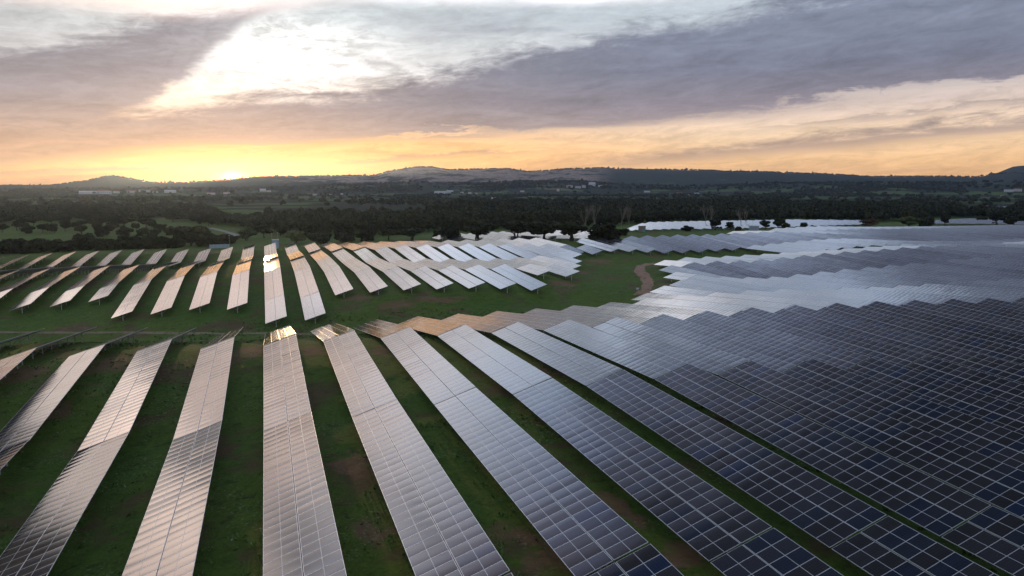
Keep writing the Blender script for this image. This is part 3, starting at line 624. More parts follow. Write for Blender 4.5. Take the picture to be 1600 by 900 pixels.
# count positions along each row for the labels
ORD=['zeroth','first','second','third','fourth','fifth','sixth','seventh','eighth','ninth','tenth','eleventh','twelfth','thirteenth','fourteenth','fifteenth','sixteenth','seventeenth','eighteenth','nineteenth','twentieth']
def ordn(n):
    if n<=20: return ORD[n]
    t={2:'twenty',3:'thirty',4:'forty',5:'fifty'}[n//10]
    return t+'-'+ORD[n%10] if n%10 else {3:'thirtieth',4:'fortieth',5:'fiftieth'}[n//10]
rows={}
for it in sorted(items,key=lambda t:t['u0']): rows.setdefault((it['blk'],it['k']),[]).append(it)
for L_ in rows.values():
    for j,it in enumerate(L_): it['pos']=j+1
def row_phrase(blk,k):
    if blk=='right': return ordn(k-15)+' row of the far right hillside'
    if k==0: return 'straight centre row below the sunset'
    return ordn(abs(k))+' row '+('right' if k>0 else 'left')+' of the straight centre row'
def table_label(it):
    b,k,p=it['blk'],it['k'],it['pos']
    c='silvery' if it['D']>110 else ('pale grey' if k<4 else 'dark blue')
    if b=='hill': return '%s solar table beyond the grass strip, %s, %s back'%(c,row_phrase(b,k).replace(' of the straight centre row',' of centre row'),ordn(p))
    if b=='right': return '%s solar table, %s, %s back'%(c,row_phrase(b,k),ordn(p))
    return '%s solar table, %s, %s from camera'%(c,row_phrase(b,k).replace(' of the straight centre row',' of centre row'),ordn(p))
GRP={'near':'solar tables in the near field','hill':'solar tables on the far side of the grass strip','right':'solar tables on the far right hillside'}
items.sort(key=lambda t:-t['area'])
NEARSPLIT=38
by_dist=sorted(items,key=lambda t:t['D']+0*t['k'])
near_ids=set(id(t) for t in by_dist[:NEARSPLIT])
def local_parts(it):
    r=random.Random(hash((it['k'],it['i'],it['blk']=='hill'))&0xffff)
    return r
def place_table(it,detail):
    r=random.Random(it['k']*131+it['i']*17+len(it['blk']))
    slope=math.atan2(it['z1']-it['z0'],it['L'])
    t=empty('solar_table',(it['v'],it['u0'],it['z0']),(slope,0,0))
    tag(t,table_label(it),'solar table',GRP[it['blk']])
    n=it['n']; t.scale=(1,it['L']/math.cos(slope)/(n*MW),1); twist=r.gauss(0,.0025)
    # lower and upper course, each with its own small error of tilt
    for up in (0,1):
        s=0.0 if up==0 else ML+.045
        te=TILT+twist+r.gauss(0,.009)
        org=Vector((s*CT,0,CLR+s*ST+(.004 if up else 0)))
        if detail==2:
            for m_ in range(n):
                o=mesh_obj('solar_panel',MOD,t,(org.x,m_*MW,org.z),(r.gauss(0,.0022),-te+r.gauss(0,.0012),0))
        else:
            mesh_obj('panel_course',strip_mesh(n,up),t,tuple(org),(0,-te,0))
    showposts=it['posts']
    f=mesh_obj('support_frame',frame_mesh(n,not showposts),t)
    if showposts:
        for y in f.data['ys']: mesh_obj('post',POST,t,(2.05,y,.18),(-slope,0,0))
    return t
TOTAL=len(items)
for q,it in enumerate(items):
    it['posts']=(it['blk']=='near' and it['k']<=0) or (it['blk']=='hill' and it['pos']==1) or id(it) in near_ids
    if q>=300: break
    place_table(it,2 if id(it) in near_ids else 1)
# every further row of panels, too far off to tell apart: one mass
def far_rows(name,label,segs):
    b=MB()
    for (v,u0,u1,off) in segs:
        L=u1-u0; n=max(2,int(L/MW)); z0=float(ground_z(u0,v))+off; z1=float(ground_z(u1,v))+off
        ct,st=(CT,ST) if name=='distant_solar_rows' else (math.cos(R(19.5)),math.sin(R(19.5)))
        a=(v,u0,z0+CLR); c=(v+4.3*ct,u0,z0+CLR+4.3*st); d=(v+4.3*ct,u1,z1+CLR+4.3*st); e=(v,u1,z1+CLR)
        b.quad(a,c,d,e,0,((0,0),(0,4),(n,4),(n,0)))
        dn=lambda p:(p[0],p[1],p[2]-.04)
        b.quad(dn(a),dn(e),dn(d),dn(c),1)
        for (p,q_) in ((a,c),(c,d),(d,e),(e,a)): b.quad(dn(p),dn(q_),q_,p,1)
        for yy in np.linspace(u0+1,u1-1,max(2,int(L/8))):
            zz=z0+(z1-z0)*(yy-u0)/L; b.box(v+1.98,yy-.05,zz-1.5,v+2.1,yy+.05,zz+CLR+.55,1)
    if not b.f: return
    o=mesh_obj(name,b.mesh(name,[M_PANEL,M_POST])); tag(o,label,'solar rows',kind='stuff')
segs=[(it['v'],it['u0'],it['u0']+it['L'],0) for it in items[300:]]
far_rows('distant_solar_rows','smallest rows of silvery solar panels along the far edges of the fields',segs)
def field_between(poly):
    """rows filling a patch whose corners are picture points on the land"""
    P=[at(x,y,200,1400)[0] for x,y in poly]; n=len(P); out=[]
    vs=[p.x for p in P]; k0=int((min(vs)-V0)/PITCH)-1; k1=int((max(vs)-V0)/PITCH)+1
    for k in range(k0,k1+1):
        v=row_v(k); c=[]
        for i in range(n):
            a,b_=P[i],P[(i+1)%n]
            if (a.x-v)*(b_.x-v)<0: c.append(a.y+(b_.y-a.y)*(v-a.x)/(b_.x-a.x))
        c.sort()
        for j in range(0,len(c)-1,2):
            u=c[j]
            while u<c[j+1]-8:
                w=min(u+31,c[j+1]); out.append((v,u,w-.4,0)); u=w
    return out
far_rows('distant_solar_field','pale solar field in front of the bare trees behind the small cabin',field_between([(968,364),(1000,352),(1090,350),(1240,347.5),(1360,349),(1362,353),(1240,357),(1150,360),(1050,361)]))
far_rows('hidden_solar_field','pale solar rows glimpsed between the trunks of the oak clump',field_between([(655,377),(700,372),(800,366),(900,364),(960,368),(960,372),(900,376),(760,379)]))
far_rows('woodland_solar_field','pale triangular solar field inside the woods at far right',field_between([(1513,325.5),(1540,324),(1582,325.5),(1575,332),(1545,335),(1528,330.5)]))
far_rows('roadside_solar_field','thin pale solar rows showing between bushes at far right',field_between([(1455,349),(1500,346),(1545,345),(1600,347),(1600,353.5),(1540,352),(1460,352)]))
print('TABLES total',TOTAL)
# ---------------------------------------------------------------- trees
def leaf_material(name,dark,light,trans=.15):
    m,g,b=new_mat(name)
    geo=g.n.new('ShaderNodeNewGeometry'); oi=g.n.new('ShaderNodeObjectInfo')
    f=g.noise(geo.outputs['Position'],.45,3,.6); w=g.noise(geo.outputs['Position'],.06,2,.5)
    c=g.mix(g.ss(f,.3,.75),dark,light); c=g.mix(g.mul(g.ss(w,.45,.7),.5),c,(light[0]*1.5,light[1]*1.15,light[2]))
    c=g.vs(c,g.mad(oi.outputs['Random'],.7,.65))
    setc(g,b,'Base Color',c); b.inputs['Roughness'].default_value=.85; b.inputs['Specular IOR Level'].default_value=.2
    return m
M_OAK=leaf_material('oak_leaves',(.008,.011,.005),(.028,.036,.014))
M_WOOD=leaf_material('wood_leaves',(.006,.010,.005),(.024,.031,.013))
M_PALE=leaf_material('pale_leaves',(.035,.050,.022),(.085,.110,.050))
M_RED=leaf_material('russet_leaves',(.030,.022,.012),(.075,.050,.028))
M_BARK=simple('bark',(.045,.038,.032),.9,0,.3,2)
M_BARE=simple('bare_twigs',(.17,.145,.125),.9,0,.2,1)
def crown_points(r,n,rx,ry,rz,cz,lobes,size,flat=.0):
    """leaf clumps on the skins of several lobes that share one crown"""
    L=[]
    for i in range(lobes):
        a=r.uniform(0,2*math.pi); q=math.sqrt(r.random())*.68; h=r.uniform(-.45,.62)
        k=math.sqrt(max(.05,1-h*h*.9)); L.append((q*k*rx*math.cos(a),q*k*ry*math.sin(a),cz+h*rz,r.uniform(.26,.46)))
    rg=np.random.RandomState(r.randrange(1<<30)); ix=rg.randint(0,lobes,n); L=np.array(L)
    d=rg.normal(size=(n,3)); d/=np.linalg.norm(d,axis=1)[:,None]
    rad=L[ix,3]*(1-.45*rg.rand(n)**2.2)
    c=L[ix,:3]+d*rad[:,None]*np.array([rx,ry,rz*.8])*1.0
    c[:,2]=np.maximum(c[:,2],cz-rz*.75+rg.rand(n)*rz*.2)
    # each clump a bent leaf card turned any way, mostly outward
    nrm=d*.8+rg.normal(size=(n,3))*.45; nrm/=np.linalg.norm(nrm,axis=1)[:,None]
    t=np.cross(nrm,rg.normal(size=(n,3))); t/=np.linalg.norm(t,axis=1)[:,None]; b=np.cross(nrm,t)
    s=size*(.55+.9*rg.rand(n))[:,None]
    V=np.stack([c-t*s*.5-b*s*.35,c+t*s*.5-b*s*.25,c+t*s*.35+b*s*.45,c-t*s*.4+b*s*.3],1).reshape(-1,3)
    return V
def cards_mesh(name,V,mat):
    me=bpy.data.meshes.new(name); fast_mesh(me,V,np.arange(len(V)).reshape(-1,4)); me.materials.append(mat); return me
def trunk_mesh(r,h,rad,spread,mat,multi=1):
    b=MB()
    for q in range(multi):
        a=r.uniform(0,6.28); base=Vector((.3*q*math.cos(a),.3*q*math.sin(a),-.6)); top=Vector((r.uniform(-.5,.5)*spread*.25,r.uniform(-.5,.5)*spread*.25,h))
        mid=base.lerp(top,.5)+Vector((r.uniform(-.2,.2),r.uniform(-.2,.2),0))
        b.cone(base,mid,rad,rad*.8); b.cone(mid,top,rad*.8,rad*.55)
        for i in range(5):
            a=i*1.256+r.uniform(-.4,.4); e=top+Vector((math.cos(a)*spread*.55,math.sin(a)*spread*.55,h*r.uniform(.25,.7)))
            k=top.lerp(e,.5)+Vector((0,0,h*.08)); b.cone(top,k,rad*.5,rad*.33,5); b.cone(k,e,rad*.33,rad*.12,5)
    return b.mesh('trunk',[mat],smooth=True)
def make_kind(kind,seed):
    r=random.Random(seed)
    if kind=='oak':      c=crown_points(r,2300,3.9,3.9,2.9,4.7,13,.62); t=trunk_mesh(r,2.4,.27,3.6,M_BARK,1); return cards_mesh('crown',c,M_OAK),t,7.6
    if kind=='round':    c=crown_points(r,2600,3.5,3.5,3.9,3.3,14,.6); t=trunk_mesh(r,1.5,.3,3.0,M_BARK,1); return cards_mesh('crown',c,M_OAK),t,7.4
    if kind=='clump':    c=crown_points(r,2700,4.4,4.0,3.1,4.6,16,.62); t=trunk_mesh(r,2.5,.2,4.0,M_BARK,4); return cards_mesh('crown',c,M_OAK),t,7.6
    if kind=='bush':     c=crown_points(r,2000,3.3,3.1,2.4,1.3,11,.5); t=trunk_mesh(r,.6,.14,2.2,M_BARK,3); return cards_mesh('crown',c,M_OAK),t,3.9
    if kind=='pale':     c=crown_points(r,2200,3.8,3.4,2.5,2.7,12,.5); t=trunk_mesh(r,.9,.18,3,M_BARK,3); return cards_mesh('crown',c,M_PALE),t,5.4
    if kind=='russet':   c=crown_points(r,1300,3.6,3.0,1.9,2.2,10,.42); t=trunk_mesh(r,.9,.14,2.6,M_BARK,3); return cards_mesh('crown',c,M_RED),t,4.2
    if kind=='tall':     c=crown_points(r,1900,2.3,2.3,4.6,6.2,12,.6); t=trunk_mesh(r,4.0,.24,2.2,M_BARK,1); return cards_mesh('crown',c,M_OAK),t,11.0
def bare_mesh(r,h):
    b=MB()
    def grow(p,d,L,rad,lev):
        e=p+d*L; b.cone(p,e,rad,rad*.7,5 if lev<2 else 3)
        if lev>=4: return
        for i in range(3 if lev else 4):
            nd=(d+Vector((r.uniform(-.55,.55),r.uniform(-.55,.55),r.uniform(.0,.45)))).normalized()
            grow(p.lerp(e,r.uniform(.55,1)),nd,L*r.uniform(.6,.8),rad*.55,lev+1)
    grow(Vector((0,0,-.5)),Vector((0,0,1)),h*.34,.2,0)
    return b.mesh('branches',[M_BARE])
KIND={}
for kd in ('oak','round','clump','bush','pale','russet','tall'):
    KIND[kd]=[make_kind(kd,hash_) for hash_ in ((1,2,3,4) if kd in('oak','round','clump') else (5,6,7))]
TREES=[]
def plant(name,label,group,kind,p,h,wide=None,cat='tree'):
    """a tree (crown and trunk) standing at p, h metres high"""
    r=random.Random(len(TREES)*7+3); cm,tm,h0=r.choice(KIND[kind]); s=h/h0
    w=s if wide is None else wide
    if kind=='round' and wide and wide>s*1.05: p=(p[0],p[1],p[2]-.14*h); s*=1.14
    t=empty(name,(p[0],p[1],p[2]),(0,0,r.uniform(0,6.28))); t.scale=(w,w,s)
    tag(t,label,cat,group)
    mesh_obj('crown',cm,t); mesh_obj('trunk',tm,t); TREES.append((p[0],p[1],max(3.5*w,2))); return t
def plant_px(x,yb,yt,wpx,kind,name,label,group=None,cat='tree',d=None):
    if d is None: p,dist=at(x,yb,150,2500)
    else:
        q=pix_dir(x,300); hh=math.hypot(q.x,q.y); X,Y=q.x/hh*d,q.y/hh*d; p=Vector((X,Y,float(ground_z(Y,X)))); dist=d
    D=project(p)[2]; h=(yb-yt)/F_PX*D if d is None else (project(p)[1]-yt)/F_PX*D
    w=wpx/F_PX*D; base=KIND[kind][0]; half={'oak':4.3,'round':3.9,'clump':4.9,'bush':3.5,'pale':4.1,'russet':3.9,'tall':2.6}[kind]
    return plant(name,label,group,kind,p,max(1.5,h),max(.25,w/2/half),cat)
# --- trees one can point to
plant_px(300,384,345,66,'round','holm_oak','big dark round holm oak behind the tables, left of the sunset row')
plant_px(28,395,367,60,'bush','holm_oak','broad dark oak clump behind the leftmost far tables')
plant_px(62,393,370,46,'round','holm_oak','dark oak clump second from the left edge behind the tables')
plant_px(112,391,371,44,'bush','holm_oak','low dark oak clump in the left hedge behind the tables, left of a taller one')
plant_px(134,390,361,44,'round','holm_oak','taller dark oak in the left hedge behind the far tables')
plant_px(170,389,369,40,'bush','holm_oak','low dark oak between the two taller oaks of the left hedge')
plant_px(198,389,364,48,'round','holm_oak','wide dark oak in the left hedge under two small meadow trees')
plant_px(240,387,362,44,'round','holm_oak','dark oak in the hedge just left of the big round holm oak')
plant_px(262,387,370,26,'bush','shrub','small low shrub squeezed against the big round holm oak',cat='shrub')
plant_px(161,370,350,27,'round','holm_oak','small round tree in the left meadow above the hedge, left of its twin')
plant_px(196,370,351,28,'round','holm_oak','small round tree in the left meadow above the hedge, right of its twin')
plant_px(243,368,356,20,'bush','shrub','little shrub in the meadow left of the big round holm oak',cat='shrub')
plant_px(220,369,357,18,'bush','shrub','little shrub in the meadow between a round tree and the hedge oaks',cat='shrub')
for x,yb,yt,w,l in [(32,360,347,26,'spreading small tree at the left edge of the left meadow'),(104,358,341,24,'lone spreading oak in the middle of the left meadow'),(130,357,343,20,'small meadow oak just right of the lone spreading oak'),(159,353,339,22,'meadow oak with a visible trunk under the dense left wood'),(205,352,340,18,'little meadow oak left of the oak with a bent crown'),(228,356,338,28,'meadow oak with a bent crown in the right of the left meadow'),(269,347,331,28,'meadow oak in front of the wood above the big round holm oak'),(52,353,340,24,'meadow oak on the left in front of the dense wood'),(80,351,337,24,'meadow oak between two others in front of the left wood'),(185,350,337,20,'small oak at the upper middle of the left meadow')]:
    plant_px(x,yb,yt,w,'oak','holm_oak',l)
for x,yb,yt,w,k,l in [(385,376,357,40,'pale','pale scrubby tree behind the golden tables, left of the white kiosk'),(352,380,362,44,'bush','dark thicket behind the light blue fence'),(412,372,352,36,'clump','dark oak behind the white kiosk and its poles'),(462,380,358,44,'pale','olive green bush just right of the white kiosk'),(500,380,360,46,'bush','brown green thicket behind the golden tables, right of the olive bush'),(540,378,360,42,'bush','dark thicket between the golden and the peach tables'),(572,376,357,40,'bush','dark thicket behind the two small white tables on the rise'),(608,375,356,38,'clump','dark oak over the right one of the two small white tables'),
    (645,376,354,56,'clump','wide dark oak clump left of the big black oak'),(702,375,352,46,'round','small dark oak in front of the pale rows, left of the big black oak'),(746,378,342,78,'clump','big black oak of the clump in front of the pale rows'),(683,373,357,30,'bush','low oak left of the big black oak'),
    (806,375,344,76,'clump','many-stemmed oak with pale rows showing under it, leftmost of four'),(850,377,344,76,'clump','many-stemmed oak with pale rows under it, second of four'),(893,377,344,74,'clump','many-stemmed oak with pale rows under it, third of four'),(942,378,345,66,'round','wide black oak at the right end of the oak clump'),
    (1074,361,351.5,23,'round','small umbrella-shaped oak alone in front of the pale far field'),(1117,359,342,26,'clump','dark oak with a wide crown left of the thin pole'),(1141,359,345,20,'tall','thin dark oak close to the right of the wide one'),(1153,361,352,14,'bush','small round bush beside the thin dark oak'),(1195,359,343,18,'tall','dark upright oak just right of the pale enclosure'),(1215,360,340,24,'clump','brown topped oak right of the pale enclosure'),(1228,361,346,16,'round','round oak touching the brown topped oak'),(1256,358.5,345,13,'round','small oak on the green patch of the far hillside, left of a bush'),(1268,359,351,10,'bush','small bush right of the small oak on the far hillside'),
    (1358,355,342,38,'russet','russet brown thicket in front of the far pale field'),(1420,354.5,335,42,'pale','pale green rounded tree behind the far right tables'),(1446,354.5,337,30,'round','dark rounded tree against the pale green one'),(1476,353,335,18,'tall','narrow dark tree between two glimpses of pale rows'),(1556,352,331,30,'clump','dark oak in front of the triangular field in the woods'),(1577,354,334,22,'round','dark oak just right of the one before the triangular field'),(1594,350,332,22,'round','dark oak cut by the right edge of the photo'),(1534,348,338,20,'bush','low bush left of the dark oak before the triangular field'),(974,368,355,22,'bush','low black bush at the right foot of the oak clump')]:
    plant_px(x,yb,yt,w,k,'holm_oak' if k not in('pale','russet','bush') else 'shrub',l,cat='tree' if k not in('bush','russet') else 'shrub')
for x,yb,yt,w in [(8,397,374,44),(46,396,374,40),(84,393,371,42),(98,394,376,36),(146,390,370,40),(158,391,373,34),(184,390,372,38),(214,389,369,40),(228,389,371,34),(252,388,368,36),(276,387,368,30),(322,385,366,34),(334,384,364,36)]:
    plant_px(x,yb,yt,w,'bush','holm_oak','low dark oak filling the long hedge behind the far left tables','low oaks filling the left hedge')
rb=random.Random(21)
for i in range(24):
    x=8+i*13.6+rb.uniform(-5,5); yb=rb.uniform(354,368); h=rb.uniform(11,16)
    if 270<x<336 and yb>352: continue
    plant_px(x,yb,yb-h,rb.uniform(15,26),rb.choice(['oak','round','clump']),'holm_oak','small dark oak dotted over the open green meadow at left','small oaks dotted over the left meadow')
def bare(x,yb,yt,l,d=None):
    p,_=at(x,yb,200,1500); 
    if d: q=pix_dir(x,300); hh=math.hypot(q.x,q.y); p=Vector((q.x/hh*d,q.y/hh*d,float(ground_z(q.y/hh*d,q.x/hh*d))))
    D=project(p)[2]; h=(project(p)[1]-yt)/F_PX*D
    t=empty('bare_tree',p,(0,0,x)); tag(t,l,'tree')
    me=bare_mesh(random.Random(int(x)),h); mesh_obj('branches',me,t); TREES.append((p.x,p.y,1.5))
    zt=max(v.co.z for v in me.vertices); t.scale=(1,1,h/zt)
bare(915,0,317,'pale leafless tree above the black oak clump, left of its taller neighbour',395)
bare(930,0,316,'pale leafless tree above the black oak clump, tallest there',400)
bare(972,0,319,'leafless tree just left of where the pale far field begins',440)
bare(984,0,318,'leafless tree at the left end of the pale far field',450)
bare(1104,0,317,'spreading leafless tree behind the pale far field',520)
bare(1113,0,320,'thin leafless tree close against the spreading leafless one',525)
bare(1160,0,323,'slender leafless tree behind the thin pole',520)
bare(1168,0,326,'slender leafless tree right of the thin pole',525)

# --- the belt of woodland
def px_of(u,v):
    """picture x,y of a point on the land"""
    z=float(ground_z(u,v)); return project((v,u,z))
EDGE=[(-60,346),(0,354),(60,354),(120,351),(170,352),(240,350),(290,352),(330,355),(370,366),(400,366),(450,372),(520,373),(600,370),(660,366),(720,361),(800,357),(960,354),(975,350.5),(1090,347.5),(1240,345),(1360,347),(1430,347),(1500,341),(1600,343),(1700,343)]
ex=np.array(EDGE)
HOLES=[(1545,329,46,6),(350,361,26,7),(1500,342,60,2)]
ok=[]
rg=random.Random(5)
for tries in range(60000):
    az=R(rg.uniform(-19,58.5)); d=math.sqrt(rg.uniform(300**2,1150**2)); u,v=d*math.cos(az),d*math.sin(az)
    x,y,D=px_of(u,v)
    if x<-40 or x>1640 or y>np.interp(x,ex[:,0],ex[:,1])+0.0: continue
    if any(abs(x-hx)<hw and abs(y-hy)<hh for hx,hy,hw,hh in HOLES): continue
    if d>np.interp(x,[300,360,640,760],[1150,660,660,1150]): continue
    # clearings on the left, where green shows
    nz=float(fbm(u/90,v/90,77,3))
    if x<330 and y>345 and rg.random()>.30: continue
    if x<420 and nz>(.42 if y<346 else .25): continue
    ok.append((d,u,v,x,y))
    if len(ok)>9000: break
ok.sort()
cellused={}; keep=[]
for d,u,v,x,y in ok:
    s=7.0 if d<600 else 9.0; c=(int(u//s),int(v//s))
    if any((c[0]+i,c[1]+j) in cellused for i in(0,) for j in(0,)): continue
    if any((u-q[1])**2+(v-q[0])**2<(q[2]*.8)**2 for q in TREES[:90]): continue
    cellused[c]=1; keep.append((d,u,v,x,y))
n_ind=300-len(TREES)
# the ones that show most: those standing at the wood's open edge, sorted by how far they stand in front of the rest
keep.sort(key=lambda t:t[0]-0.0)
front=[t for t in keep if (np.interp(t[3],ex[:,0],ex[:,1])-t[4])<7.0]
fset=set(id(t) for t in front[:n_ind]); rest=[t for t in keep if id(t) not in fset]
def wood_label(x):
    if x<330: return 'dark holm oak along the front of the wood above the left meadow','oaks fronting the left wood'
    if x<650: return 'dark holm oak fronting the wood behind the golden and peach tables','oaks fronting the wood behind the golden tables'
    if x<980: return 'black holm oak in the wood rising behind the oak clump','oaks fronting the wood behind the oak clump'
    if x<1380: return 'dark holm oak in the front row of wood behind the pale far field','oaks fronting the wood behind the pale far field'
    return 'dark holm oak in the wood at the far right','oaks fronting the far right wood'
for d,u,v,x,y in front[:n_ind]:
    h=rg.uniform(6.5,10.5); l,gp=wood_label(x)
    plant('holm_oak',l,gp,rg.choice(['oak','round','clump','round','tall'] if x>400 else ['oak','round','clump']),(v,u,float(ground_z(u,v))),h if x>400 else h*.8)
def dome_points(r,n,size):
    """a rounded crown seen from far off: overlapping domes of leaf cards facing outward"""
    L=[(0,0,.95,.80)]+[(.55*math.cos(a),.55*math.sin(a),r.uniform(.55,.95),r.uniform(.38,.58)) for a in [r.uniform(0,6.28) for _ in range(5)]]
    L=np.array(L); rg=np.random.RandomState(r.randrange(1<<30)); w=L[:,3]**2; ix=rg.choice(len(L),n,p=w/w.sum())
    d=rg.normal(size=(n,3)); d[:,2]=np.abs(d[:,2])-.35; d/=np.linalg.norm(d,axis=1)[:,None]
    c=L[ix,:3]+d*L[ix,3][:,None]*(1-.18*rg.rand(n)[:,None])*np.array([1,1,.85])
    nrm=d+rg.normal(size=(n,3))*.35; nrm/=np.linalg.norm(nrm,axis=1)[:,None]
    t=np.cross(nrm,rg.normal(size=(n,3))); t/=np.linalg.norm(t,axis=1)[:,None]; b=np.cross(nrm,t); s=size*(.6+.8*rg.rand(n))[:,None]
    V=np.stack([c-t*s*.5-b*s*.4,c+t*s*.5-b*s*.3,c+t*s*.35+b*s*.45,c-t*s*.4+b*s*.35],1).reshape(-1,3); V[:,2]=np.maximum(V[:,2],.05); return V
def merged_crowns(name,label,pts,mat,ncard,size,cat='woodland'):
    """a far-off wood that reads as one mass: crowns of leaf clumps, one object"""
    r=random.Random(len(pts)); out=[]
    protos=[dome_points(random.Random(40+i),ncard,size) for i in range(8)]
    for (x,y,z,rad,h) in pts:
        p=r.choice(protos); a=r.uniform(0,6.28); c,s=math.cos(a),math.sin(a)
        q=np.empty_like(p); q[:,0]=(p[:,0]*c-p[:,1]*s)*rad+x; q[:,1]=(p[:,0]*s+p[:,1]*c)*rad+y; q[:,2]=p[:,2]*h/1.75+z; out.append(q)
    V=np.concatenate(out); me=cards_mesh(name,V,mat); o=mesh_obj(name,me); tag(o,label,cat,kind='stuff'); return o
pts=[]
for d,u,v,x,y in rest:
    h=rg.uniform(6.5,11.0)*(1.15 if x>420 else .8); pts.append((v,u,float(ground_z(u,v)),rg.uniform(4.2,6.6),h))
nearw=[p for p in pts if math.hypot(p[0],p[1])<620]; farw=[p for p in pts if math.hypot(p[0],p[1])>=620]
merged_crowns('woodland','dense dark evergreen wood behind the solar fields',nearw,M_WOOD,420,.24)
merged_crowns('far_woodland','flat dark treetops of the wood reaching away to the plain',farw,M_WOOD,120,.42)
# scattered trees and hedges over the plain, and the wooded hills
pts=[];rr=random.Random(8)
for i in range(26000):
    az=rr.uniform(-19,59); d=math.sqrt(rr.uniform(1100**2,3600**2)); u,v=d*math.cos(R(az)),d*math.sin(R(az))
    nz=float(fbm(u/260,v/260,31,4))
    if nz<.16 and rr.random()>.05: continue
    if len(pts)>5200: break
    pts.append((v,u,float(ground_z(u,v)),rr.uniform(4,8),rr.uniform(6,11)))
merged_crowns('plain_woods','scattered copses and hedgerow trees over the distant plain',pts,M_OAK,26,.75)
pts=[]
for i in range(3000):
    az=rr.uniform(-19,59); d=rr.uniform(DR-120,DR+20) if i%3 else rr.uniform(3000,3700); u,v=d*math.cos(R(az)),d*math.sin(R(az))
    h=rr.uniform(6,13)*(1.6 if rr.random()<.06 else 1); pts.append((v,u,float(ground_z(u,v))-1,rr.uniform(4,9),h))
merged_crowns('hill_woods','trees fringing the skyline of the distant wooded ridge',pts,M_OAK,16,.9)

# ---------------------------------------------------------------- far mountain, tracks, yard
def mountain():
    az=np.radians(np.linspace(50,66,60)); r=np.linspace(6200,7300,16)
    RR,AA=np.meshgrid(r,az,indexing='ij'); U=RR*np.cos(AA); V=RR*np.sin(AA)
    pe=np.interp(np.degrees(AA),[50,53.6,54.4,55.4,57,60,66],[-.8,.55,1.0,1.5,1.65,1.6,1.2])
    h=np.tan(np.radians(pe))*6750*np.clip(1-np.abs(RR-6750)/560,0,1)**.8-60*(1-np.clip(1-np.abs(RR-6750)/560,0,1))
    P=np.stack([V,U,h+CAMZ+fbm(U/400,V/400,3,4)*18],-1)
    me=grid_mesh('mountain',P,M_FAR); me.flip_normals(); tag(mesh_obj('mountain',me),kind='structure')
mountain()
def strip(name,pix,width,mat,dz=.05,world=None):
    P=world or [at(x,y,60,1500)[0] for x,y in pix]
    pts=[]
    for i in range(len(P)-1):
        for t in np.linspace(0,1,14,endpoint=False): pts.append(P[i].lerp(P[i+1],t))
    pts.append(P[-1]); k=len(pts); S=[]
    for i,p in enumerate(pts):
        a=pts[max(0,i-3)]; b=pts[min(k-1,i+3)]; d=(b-a); d.z=0; d.normalize(); n=Vector((-d.y,d.x,0)); w=width*(.8+.4*(float(vnoise(i*.35,0,4))+.5))/2
        row=[]
        for t in (-1,-.4,.4,1):
            q=p+n*w*t; row.append((q.x,q.y,float(ground_z(q.y,q.x))+dz+(.0 if abs(t)==1 else .03)))
        S.append(row)
    me=grid_mesh(name,np.array(S),mat)
    if me.polygons[0].normal.z<0: me.flip_normals()
    return tag(mesh_obj(name,me),kind='structure')
def soil_material(name,a,b_):
    m,g,b=new_mat(name); geo=g.n.new('ShaderNodeNewGeometry'); P=geo.outputs['Position']
    f=g.noise(P,1.1,5,.7); c=g.mix(f,a,b_); c=g.mix(g.ss(g.noise(P,.7,4,.7),.52,.62,0,.8),c,(.035,.05,.014)); setc(g,b,'Base Color',c); b.inputs['Roughness'].default_value=.95; bump(g,b,f,.6,.15); return m
M_DIRT=soil_material('bare_earth',(.14,.075,.045),(.30,.18,.12))
M_TRACK=soil_material('worn_track',(.10,.08,.045),(.20,.16,.10))
strip('dirt_track',[(1050,412),(1018,412),(1001,416),(999,424),(1008,432),(1013,441),(1010,452),(999,461)],3.0,M_DIRT,.04)
strip('grass_track',[(-20,519),(60,520),(160,520),(250,520.5),(330,521),(420,521.5),(500,522)],1.3,M_TRACK,.03)
strip('gravel_road',[(328,356),(345,360),(362,365),(372,369)],4.0,simple('gravel',(.13,.13,.12),.9,0,.2,1),.06)
